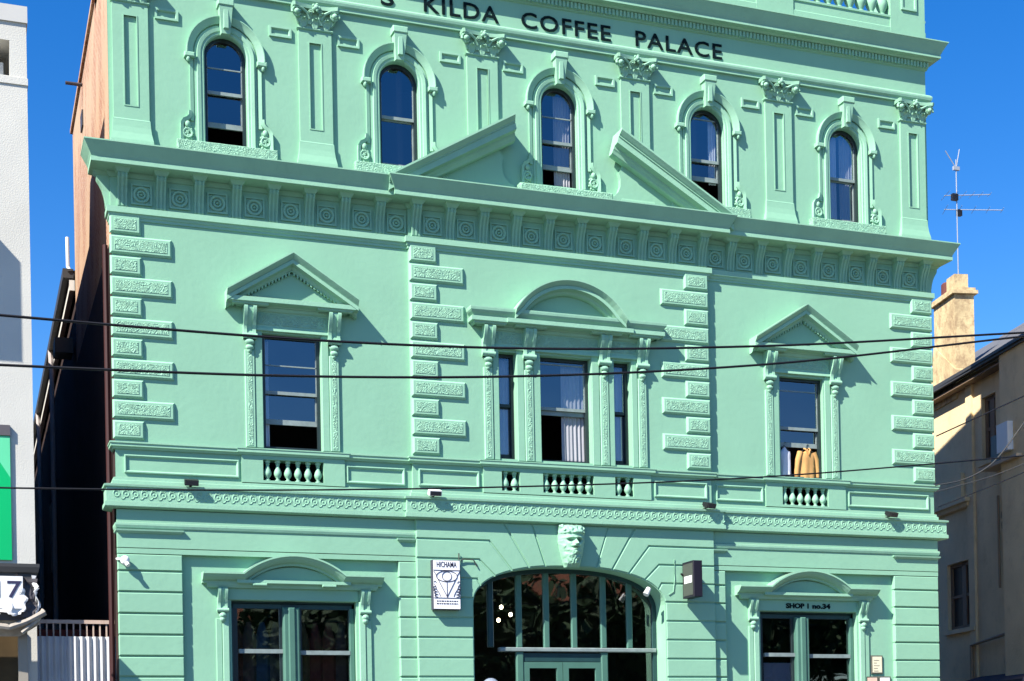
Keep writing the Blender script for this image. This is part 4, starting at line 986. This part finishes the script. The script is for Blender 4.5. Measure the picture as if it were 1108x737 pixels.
# clothes rack in the left shop
r = empty('clothes_rack', (SL, 0.52, 0.14)); tag(r, 'rack of dim coloured garments behind the left shop window glass', 'clothes rack')
MB().tube([(-1.0, 0, 0), (-1.0, 0, 4.0), (1.0, 0, 4.0), (1.0, 0, 0)], 0.02, 8).build('rail', blackm, r)
cols = [(0.35, 0.13, 0.10), (0.22, 0.16, 0.16), (0.10, 0.20, 0.34), (0.18, 0.20, 0.23), (0.38, 0.28, 0.06), (0.34, 0.27, 0.14), (0.30, 0.09, 0.09)]
for i in range(9):
    x = -0.92+i*0.23; h = random.uniform(1.0, 1.5); cm = mat('garment_cloth_%d' % (i % 7), cols[i % 7], 0.9, 0.25, 6)
    n = 10; vs_ = []; fs_ = []
    for j in range(8):
        v = j/7; hw = 0.04+0.11*min(1, v*3)
        for k in range(n): a = 2*math.pi*k/n; vs_.append((x+hw*math.cos(a)*(1+0.15*math.sin(5*a+v)), 0.16*min(1, v*3+.2)*math.sin(a), 3.98-h*v))
    for j in range(7):
        for k in range(n): fs_.append((j*n+k, j*n+(k+1) % n, (j+1)*n+(k+1) % n, (j+1)*n+k))
    MB().add(vs_, fs_).build('garment', cm, r, True)

# ------------------------------------------------------------------ rear wing of the hotel along the lane
R = empty('rear_wing', (0, 0, 0)); tag(R, 'brick rear wing, lane shade in its dark colour, with sagging gutter and downpipes running down the shaded lane', 'building')
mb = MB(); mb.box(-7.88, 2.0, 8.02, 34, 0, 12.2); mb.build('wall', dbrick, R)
mb = MB(); mb.add([(-8.05, 8.02, 12.25), (-8.05, 34, 12.25), (-3, 34, 13.4), (-3, 8.02, 13.4)], [(0, 1, 2, 3)]); mb.build('roof', slate, R)
MB().box(-8.15, -7.93, 8.05, 34, 12.12, 12.32).build('gutter', gutterm, R)
MB().box(-8.02, -7.91, 8.05, 30, 11.86, 12.08).build('fascia', mat('cream_fascia', (0.60, 0.58, 0.54), 0.7, 0.1, 3, dirt=0.4), R)
MB().tube([(-7.93, 8.15, 12.2), (-8.03, 8.2, 12.4), (-8.03, 8.25, 13.05)], 0.04, 8).build('vent_pipe', whitep, R)
for y in (14.0, 21.0, 26.5): MB().tube([(-8.08, y, 0.2), (-8.08, y, 11.6), (-8.10, y, 12.15)], 0.06, 8).build('downpipe', mat('pale_downpipe', (0.5, 0.44, 0.42), 0.6), R)
MB().box(-8.30, -7.92, 8.7, 9.3, 10.70, 11.02).build('hopper_box', blackm, R)
for y in (16.5, 23.5):
    MB().box(-8.0, -7.86, y, y+0.9, 7.0, 8.8).build('window', fadew, R)
# far house at the end of the lane
F = empty('far_building', (0, 0, 0)); tag(F, 'distant grey building closing the end of the lane', 'building')
MB().box(-16, -3, 60, 64, 0, 16.5).build('wall', mat('far_grey_render', (0.14, 0.16, 0.19), 0.8), F); MB().box(-16.3, -2.7, 59.7, 64.3, 16.5, 16.9).build('roof', slate, F)

# ------------------------------------------------------------------ white neighbour on the left
N = empty('white_building', (0, 0, 0)); tag(N, 'white rendered building at the left edge with a recessed balcony opening', 'building')
xr = -9.15; yf = 0.20
mb = wall_sheet(rect(-17.5, xr, 0.0, 13.92), [rect(-10.9, -9.41, 12.79, 13.36), rect(-12.5, -9.56, 0.3, 3.2)], yf, 0.7)
mb.add([(xr, yf, 0), (xr, 3.2, 0), (xr, 3.2, 13.92), (xr, yf, 13.92)], [(0, 1, 2, 3)]); mb.add([(-17.5, yf, 13.92), (xr, yf, 13.92), (xr, 3.2, 13.92), (-17.5, 3.2, 13.92)], [(0, 1, 2, 3)]); mb.add([(-17.5, 3.2, 0), (xr, 3.2, 0), (xr, 3.2, 13.92), (-17.5, 3.2, 13.92)], [(0, 1, 2, 3)])
mb.build('wall', whitew, N)
MB().box(-17.5, xr+0.02, yf-0.03, 3.2, 13.925, 13.66).build('parapet_coping', mat('grey_coping', (0.5, 0.49, 0.46), 0.8), N)
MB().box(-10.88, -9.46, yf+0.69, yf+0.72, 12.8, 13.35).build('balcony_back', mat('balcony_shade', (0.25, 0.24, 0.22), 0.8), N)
MB().box(-9.9, -9.50, yf+0.30, yf+0.34, 12.79, 13.12).build('balcony_screen', mat('pale_screen', (0.5, 0.5, 0.48), 0.6), N)
MB().box(-17.5, xr+0.012, yf-0.02, yf+0.3, 12.66, 12.77).build('string_band', whitew, N)
MB().box(-11.9, -10.95, yf-0.85, yf-0.002, 10.0, 11.6).build('added_shadow_box', whitew, N)  # unseen box, added to throw the diagonal shadow on the white wall
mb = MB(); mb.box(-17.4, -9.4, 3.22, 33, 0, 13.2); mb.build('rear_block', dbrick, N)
MB().tube([(-9.63, 0.8, 14.0), (-9.63, 0.8, 14.2)], 0.10, 12).build('roof_vent', galv, N)
g = empty('green_banner', (0, 0, 0)); tag(g, 'bright green banner on the white wall at the left edge', 'banner')
MB().box(-12.4, -9.51, yf-0.04, yf-0.003, 5.02, 7.0).build('sheet', greenb, g); MB().box(-12.4, -9.505, yf-0.06, yf-0.003, 7.002, 7.17).build('head_rail', mat('dark_rail', (0.10, 0.09, 0.10), 0.6), g)
MB().add([(-9.512, yf-0.043, 6.99), (-9.512, yf-0.043, 6.33), (-9.93, yf-0.043, 6.99)], [(0, 1, 2)]).build('pale_print', mat('pale_green_print', (0.12, 0.62, 0.32), 0.5), g)
# street canopy with peeling skin and number panel
K = empty('street_canopy', (0, 0, 0)); tag(K, 'battered dark canopy edge with torn lining below the white building', 'canopy')
kx = -9.20
mb = MB(); mb.cornice(-17, kx, [(-0.3, 4.56), (0.0, 4.58), (0.0, 4.66), (0.03, 4.68), (0.05, 4.76), (0.05, 4.81), (-0.3, 4.84)], -1.0, -0.35, left=False); mb.build('fascia_cap', gutterm, K)
mb = MB(); mb.box(-17, kx-0.02, -1.0, -0.35, 3.95, 4.58); mb.build('fascia', rustm, K)
def crumple(x0, x1, z0, z1, y, amp, material, name, par_, seed=0, cut=None):
    nx, nz = 14, 12; vs = []; fs = []
    for j in range(nz+1):
        for i in range(nx+1):
            u, v = i/nx, j/nz; x = x0+(x1-x0)*u; z = z0+(z1-z0)*v
            q = noise.noise(Vector((x*4+seed, z*4, seed))); q2 = noise.noise(Vector((x*11, z*9+seed, 2.0)))
            e = min(u, 1-u, v, 1-v)
            vs.append((x+0.07*q2, y-amp*(abs(q)*2+0.5*q2), z+0.07*q))
    for j in range(nz):
        for i in range(nx):
            u, v = (i+.5)/nx, (j+.5)/nz
            if cut and not cut(u, v): continue
            a = j*(nx+1)+i; fs.append((a, a+1, a+nx+2, a+nx+1))
    me = bpy.data.meshes.new(name); me.from_pydata(vs, [], fs); me.materials.append(material); o = link(name, me, par_)
    so = o.modifiers.new('thick', 'SOLIDIFY'); so.thickness = 0.012; return o
crumple(-9.78, -9.36, 4.02, 4.42, -1.06, 0.05, paperw, 'torn_sheet', K, 1.3, lambda u, v: v < 0.25+0.8*u+0.12*math.sin(u*9) and v > 0.15*math.sin(u*7)+0.05)
crumple(-9.28, -9.12, 4.05, 4.62, -1.02, 0.05, paperw, 'torn_sheet', K, 5.7, lambda u, v: abs(u-0.5-0.25*math.sin(v*6)) < 0.16)
crumple(-9.50, -9.22, 3.98, 4.60, -1.02, 0.06, rustm, 'buckled_panel', K, 8.1)
mb = MB(); mb.add([(-17, -1.0, 3.95), (kx, -1.0, 4.0), (kx+0.05, -1.0, 3.9), (-9.45, -0.8, 3.72), (-17, -0.8, 3.72)], [(0, 1, 2, 3, 4)])
mb.tube([(-10.2, -0.98, 3.92), (-9.6, -1.0, 3.84), (-9.35, -1.02, 3.93), (-9.08, -1.02, 4.08)], 0.05, 8); mb.tube([(-9.42, -1.0, 3.76), (-9.2, -1.0, 3.95), (-9.10, -1.0, 4.12)], 0.035, 8)
mb.build('curled_lip', mat('pale_worn_metal', (0.35, 0.31, 0.26), 0.6, 0.3, 8), K)
for x in (-9.95, -9.40): MB().box(x-0.07, x+0.07, -0.7, -0.55, 0.1, 3.8).build('post', mat('grey_post', (0.30, 0.27, 0.22), 0.7), K)
MB().box(-12, -9.30, yf-0.03, yf-0.005, 0.3, 3.85).build('lining_panel', brownp, K)
n17 = empty('number_panel', (0, 0, 0)); tag(n17, 'white panel numbered 17 on the battered canopy', 'number sign')
MB().box(-10.6, -9.40, -1.09, -1.052, 4.12, 4.61).build('panel', whitep, n17)
text_mesh('17', 0.36, 0.003, mat('dark_numeral', (0.03, 0.03, 0.08), 0.6), 'lettering', n17, (-9.60, -1.094, 4.29), width=0.36, bold=0.002)
# gate across the lane
fb = []
f = empty('corrugated_fence', (0, 0.5, 0)); tag(f, 'corrugated iron fence closing the lane', 'fence')
nx = 150; vs_ = []; fs_ = []
for i in range(nx+1):
    x = -9.35+1.50*i/nx; y = 0.026*math.sin(i/nx*1.50/0.105*2*math.pi); vs_ += [(x, y, 0.1), (x, y, 3.84)]
for i in range(nx): fs_.append((2*i, 2*i+2, 2*i+3, 2*i+1))
MB().add(vs_, fs_).build('iron_sheet', galv, f, 70)
r = empty('picket_rail', (0, 0.62, 0)); tag(r, 'rusty pale picket rail standing above the corrugated fence', 'railing')
mb = MB(); mb.box(-9.3, -7.9, -0.03, 0.03, 4.06, 4.12); mb.build('top_rail', fadew, r)
mb = MB()
for i in range(14): x = -9.2+i*0.105; mb.box(x, x+0.024, -0.012, 0.012, 3.6, 4.06)
mb.build('pickets', fadew, r)
o = MB().box(-9.2, -7.92, 1.6, 1.65, 2.0, 4.05).build('timber_hoarding', mat('oxide_red_board', (0.16, 0.03, 0.02), 0.8, 0.2, 4)); tag(o, 'dark red boards standing behind the picket rail', 'hoarding')

# ------------------------------------------------------------------ tan house on the right
HS = 0.904; P0 = Vector((12.49, 3.05, 0.163)); U = Vector((0.203, 0.979, 0)).normalized(); NO = Vector((-U.y, U.x, 0))
rz = math.atan2(U.y, U.x)
T = empty('tan_house', P0[:]); T.rotation_euler = (0, 0, rz); T.scale = (HS, HS, HS)   # local x runs back along the wall, local y comes out of it
tag(T, 'weathered tan rendered house with slate roof at the right edge', 'house')
# local: x = s, y = +out  -> geometry helpers use y as depth (negative = out), so flip with yb
def L(mb): return mb
wins = [rect(2.60, 4.28, 5.05, 6.90), rect(1.20, 2.0, 9.35, 11.05), rect(3.05, 4.75, 8.50, 8.75)]
m1 = wall_sheet(rect(0.28, 14, 0, 11.85), wins[:2], 0, 0.18)
def flip(mb):
    mb.v = [(x, -y, z) for x, y, z in mb.v]; return mb
flip(m1).build('wall', tan, T)
mb = MB(); mb.box(-6.0, 0.28, -0.35, 6, 0, 11.85); mb.box(0.30, 13.9, 1.2, 6.0, 0, 11.6); flip(mb).build('front_wing', tan, T)
mb = MB(); mb.add([(-6.5, -0.55, 11.78), (14.3, -0.30, 11.78), (14.3, 4.5, 15.0), (-6.5, 4.5, 15.0)], [(0, 1, 2, 3)]); mb.add([(-6.5, 9.5, 11.78), (14.3, 9.5, 11.78), (14.3, 4.5, 15.0), (-6.5, 4.5, 15.0)], [(0, 1, 2, 3)]); flip(mb).build('roof', slate, T)
mb = MB(); mb.box(-6.5, 14.3, -0.42, -0.28, 11.72, 11.88); flip(mb).build('gutter', gutterm, T)
mb = MB(); mb.box(-6.3, 14, -0.30, 0.0, 11.55, 11.60); flip(mb).build('eave_soffit', mat('brown_eave', (0.20, 0.14, 0.09), 0.8), T)
mb = MB(); mb.box(2.45, 2.8, -0.07, 0.0, 0, 11.55); flip(mb).build('pilaster', tan, T)
for (x0, x1, z0, z1) in ((2.60, 4.28, 5.05, 6.90), (1.20, 2.0, 9.35, 11.05)):
    mb = MB(); mb.sweep(rect(x0, x1, z0, z1), [(0, 0), (0, 0.06), (0.10, 0.06), (0.10, 0)], 0.16, closed=True); mb.box((x0+x1)/2-0.12, (x0+x1)/2+0.12, 0.10, 0.16, z0, z1); mb.box(x0, x1, 0.11, 0.16, (z0+z1)/2-0.04, (z0+z1)/2+0.04)
    w_ = flip(mb).build('window', mat('brown_window_frame', (0.24, 0.16, 0.10), 0.7), T)
    mb = MB(); mb.add([(x0, 0.15, z0), (x1, 0.15, z0), (x1, 0.15, z1), (x0, 0.15, z1)], [(0, 1, 2, 3)]); flip(mb).build('pane', mat('dusty_pane', (0.07, 0.05, 0.035), 0.55, spec=0.15), w_)
    mb = MB(); mb.box(x0-0.12, x1+0.12, -0.10, 0.0, z0-0.12, z0-0.003); flip(mb).build('sill', tan, w_)
mb = MB(); mb.cornice(2.85, 7, [(-0.05, 8.30), (0.10, 8.33), (0.13, 8.42), (0.20, 8.45), (0.20, 8.56), (-0.05, 8.60)], 0, 0.0); mb.box(3.1, 4.8, -0.10, 0, 8.6, 9.3); flip(mb).build('ledge', tan, T)
mb = MB(); mb.tube([(2.62, -0.12, 0.5), (2.62, -0.12, 4.52), (0.0, -0.12, 4.72), (-3, -0.45, 4.9)], 0.05, 8); mb.tube([(1.05, -0.06, 5.9), (1.05, -0.06, 8.3)], 0.035, 8); mb.ring(0.75, 7.75, -0.06, 0.12, 0.02); mb.ring(0.75, 7.5, -0.06, 0.12, 0.02); flip(mb).build('pipe', mat('brown_pipe', (0.33, 0.24, 0.15), 0.7), T)
# chimney
mb = MB(); mb.box(3.43, 4.75, -0.02, 0.55, 11.4, 14.30); mb.prism([(3.38, 11.4), (4.95, 11.4), (4.95, 12.4), (4.752, 13.2), (3.38, 12.2)], -0.05, 0.55)
ch = flip(mb).build('chimney', tanl, T)
mb = MB(); mb.box(3.34, 4.84, -0.11, 0.64, 14.305, 14.40); mb.box(3.39, 4.79, -0.06, 0.59, 14.405, 14.48); flip(mb).build('chimney_cap', tanl, ch)
mb = MB(); mb.box(3.55, 4.05, 0.05, 0.45, 14.485, 14.90); flip(mb).build('chimney_pot', tanl, ch)
mb = MB(); mb.lathe(4.38, 0.26, [(0.20, 14.485), (0.20, 14.86), (0.17, 14.90)], 16); flip(mb).build('chimney_pot', mat('dark_red_pot', (0.12, 0.04, 0.035), 0.8), ch)
AW_ = empty('shop_awning', P0[:]); AW_.rotation_euler = (0, 0, rz); AW_.scale = (HS, HS, HS); tag(AW_, 'dark navy awning low on the tan house wall at the bottom right corner', 'awning')
flip(MB().prismx([(0.0, 3.66), (-0.95, 3.40), (-0.95, 3.15), (-0.90, 3.15), (0.0, 3.42)], -5, 2.5)).build('canvas', mat('navy_canvas', (0.02, 0.022, 0.045), 0.7), AW_)
def TW(s, out_, z): return P0+U*s*HS+NO*out_*HS+Vector((0, 0, z*HS))
A = empty('tv_antenna', TW(3.72, -0.25, 14.7)[:]); A.scale = (HS, HS, HS); tag(A, 'thin television antenna on the cream chimney', 'antenna')
alm = mat('weathered_aluminium', (0.30, 0.33, 0.38), 0.5)
MB().tube([(0, 0, 0), (0, 0, 3.45)], 0.015, 8).build('mast', alm, A)
for zz, dr, ln_, k in ((2.45, (0.94, -0.30, 0.02), 0.95, 6), (2.05, (0.90, -0.42, -0.06), 1.25, 5)):
    d = Vector(dr).normalized(); s_ = d.cross(Vector((0, 0, 1))).normalized()
    bmb = MB(); bmb.tube([Vector((0, 0, zz))-d*0.35, Vector((0, 0, zz))+d*ln_], 0.012, 6)
    for i in range(k):
        p = Vector((0, 0, zz))+d*(-0.32+(ln_+0.30)*i/(k-1)); l = 0.36-0.04*i; bmb.tube([p-s_*l, p+s_*l], 0.006, 5)
    bmb.build('boom', alm, A)
mb = MB(); mb.box(-0.16, 0.02, -0.05, 0.05, 2.30, 2.48); mb.box(0.0, 0.14, -0.05, 0.05, 1.88, 2.05); mb.build('junction_box', blackm, A)
mb = MB(); mb.tube([(0, 0, 3.2), (-0.35, 0, 3.65)], 0.014, 5); mb.tube([(0, 0, 3.2), (0.12, 0, 3.75)], 0.014, 5); mb.box(-0.1, 0.1, -0.03, 0.03, 3.15, 3.25); mb.build('top_element', alm, A)
a = empty('air_conditioner', TW(0.62, 0, 9.2)[:]); a.rotation_euler = (0, 0, rz); a.scale = (HS, HS, HS); tag(a, 'white air conditioner box fixed on the tan house wall near the right edge', 'air conditioner')
mb = MB(); mb.box(-1.0, -0.42, 0.0, 0.5, 0.0, 0.72); mb.build('casing', whitep, a); mb = MB(); mb.box(-0.40, 0.45, 0.02, 0.22, -0.10, 0.62); mb.build('side_panel', darkg, a)
mb = MB(); mb.box(-1.4, 0.6, 0.0, 0.48, -0.25, -0.17); mb.build('shelf', mat('cream_shelf', (0.55, 0.45, 0.32), 0.8), a)
t_ = MB(); t_.box(-0.2, 0.25, -0.85, -0.35, 9.6, 10.9); t_ = None

# ------------------------------------------------------------------ overhead wires
def wire(pts, r, label, m=cablem, name='overhead_wire', ext=True):
    # smooth curve through the points
    xs = [p[0] for p in pts]; zs = [p[2] for p in pts]; y_ = pts[0][1]; n = len(xs)
    sl_ = [(zs[i+1]-zs[i])/(xs[i+1]-xs[i]) for i in range(n-1)]
    mm = [sl_[0]]+[(sl_[i-1]*(xs[i+1]-xs[i])+sl_[i]*(xs[i]-xs[i-1]))/(xs[i+1]-xs[i-1]) for i in range(1, n-1)]+[sl_[-1]]
    q = []
    if ext: q += [Vector((xs[0]-d_, y_, zs[0]-mm[0]*d_+0.004*d_*d_)) for d_ in (14, 10, 6, 3)]
    for i in range(n-1):
        h_ = xs[i+1]-xs[i]
        for k in range(8):
            t = k/8; q.append(Vector((xs[i]+h_*t, y_, (2*t**3-3*t*t+1)*zs[i]+(t**3-2*t*t+t)*h_*mm[i]+(-2*t**3+3*t*t)*zs[i+1]+(t**3-t*t)*h_*mm[i+1])))
    q.append(Vector((xs[-1], y_, zs[-1])))
    if ext: q += [Vector((xs[-1]+d_, y_, zs[-1]+mm[-1]*d_+0.004*d_*d_)) for d_ in (3, 7, 12)]
    o = MB().tube(q, r, 6).build(name, m, None, True); tag(o, label, 'wire', 'wires strung across the street front'); return o
Y = -9.0
def W2(l): return [(x, Y, z) for x, z in l]
wire(W2([(-9.856, 6.263), (-8.5, 6.255), (-7.244, 6.258), (-6.0, 6.282), (-4.407, 6.352), (-1.192, 6.625), (2.746, 7.108)]), 0.0145, 'upper of the two thick black wires crossing the first floor windows')
wire(W2([(-9.864, 5.761), (-8.773, 5.790), (-7.252, 5.843), (-4.414, 6.030), (-1.197, 6.397), (2.745, 7.06)]), 0.0145, 'lower of the two thick black wires crossing the first floor windows')
wire(W2([(-9.797, 4.525), (-8.795, 4.555), (-7.275, 4.615), (-4.44, 4.777), (-1.228, 5.038), (1.287, 5.327), (2.675, 5.500)]), 0.010, 'thin wire crossing the balusters and the left string course')
Y = -4.0
wire(W2([(5.04, 6.947), (6.847, 7.737)]), 0.012, 'black wire crossing the lit upper wall of the tan house', ext=False)
wire([(5.0, -4, 6.12), (5.614, -4, 6.263), (6.186, -4, 6.573), (6.796, -4, 7.237), (7.6, -4, 8.2)], 0.011, 'bent grey service cable rising toward the air conditioner', cableg, ext=False)
wire(W2([(5.05, 5.765), (6.775, 6.413), (7.8, 6.85)]), 0.009, 'lowest thin wire in front of the tan house', ext=False)
wire(W2([(5.02, 6.02), (6.2, 6.35), (7.6, 6.9)]), 0.008, 'grey thin wire below the air conditioner shelf', cableg, ext=False)

# ------------------------------------------------------------------ across the street (seen only as reflections in the glass)
def tree(x, y, h, r):
    t = empty('street_tree', (x, y, 0)); tag(t, 'dark leafy street tree across the road reflected in the entrance glass', 'tree', 'trees across the road')
    MB().tube([(0, 0, 0), (0.1, 0, h*0.3), (0.0, 0.1, h*0.6)], 0.28, 8, 0.12).build('trunk', barkm, t)
    mb = MB(); rnd = random.Random(int(x*10))
    for k in range(5500):
        a, b = rnd.uniform(0, 6.283), math.acos(rnd.uniform(-1, 1)); q = r*rnd.uniform(0.2, 1.0)*(0.8+0.35*noise.noise(Vector((math.cos(a)*2, math.sin(a)*2, b+x))))
        c_ = Vector((q*math.sin(b)*math.cos(a), q*math.sin(b)*math.sin(a), h*0.62+q*0.75*math.cos(b)))
        s_ = rnd.uniform(0.12, 0.28); d1 = Vector((rnd.uniform(-1, 1), rnd.uniform(-1, 1), rnd.uniform(-1, 1))).normalized()*s_; d2 = d1.orthogonal().normalized()*s_*0.7
        mb.add([c_-d1, c_+d2, c_+d1, c_-d2], [(0, 1, 2, 3)])
    mb.build('crown', leafm, t)
for x, y, h, r in ((-3, -35, 10.0, 3.8), (3.0, -33.5, 10.6, 4.2), (7.6, -35.5, 11.0, 4.3), (11.6, -34, 11.2, 4.3), (16, -35, 11.2, 4.4), (20.5, -34, 11.4, 4.4), (25.5, -35, 11.2, 4.5), (31, -35, 11.2, 4.5)): tree(x, y, h, r)
hs_ = empty('opposite_house', (14, -44, 0)); tag(hs_, 'house with a terracotta tile roof across the road', 'house')
MB().box(-14, 14, -5, 5, 0, 7.6).build('wall', mat('opposite_brick', (0.25, 0.16, 0.11), 0.9), hs_)
mb = MB(); mb.add([(-14.6, 5.6, 7.4), (14.6, 5.6, 7.4), (10, 0, 11.6), (-10, 0, 11.6)], [(0, 1, 2, 3)]); mb.add([(-14.6, -5.6, 7.4), (14.6, -5.6, 7.4), (10, 0, 11.6), (-10, 0, 11.6)], [(0, 1, 2, 3)]); mb.add([(-14.6, 5.6, 7.4), (-14.6, -5.6, 7.4), (-10, 0, 11.6)], [(0, 1, 2)]); mb.add([(14.6, 5.6, 7.4), (14.6, -5.6, 7.4), (10, 0, 11.6)], [(0, 1, 2)])
mb.build('roof', terra, hs_)
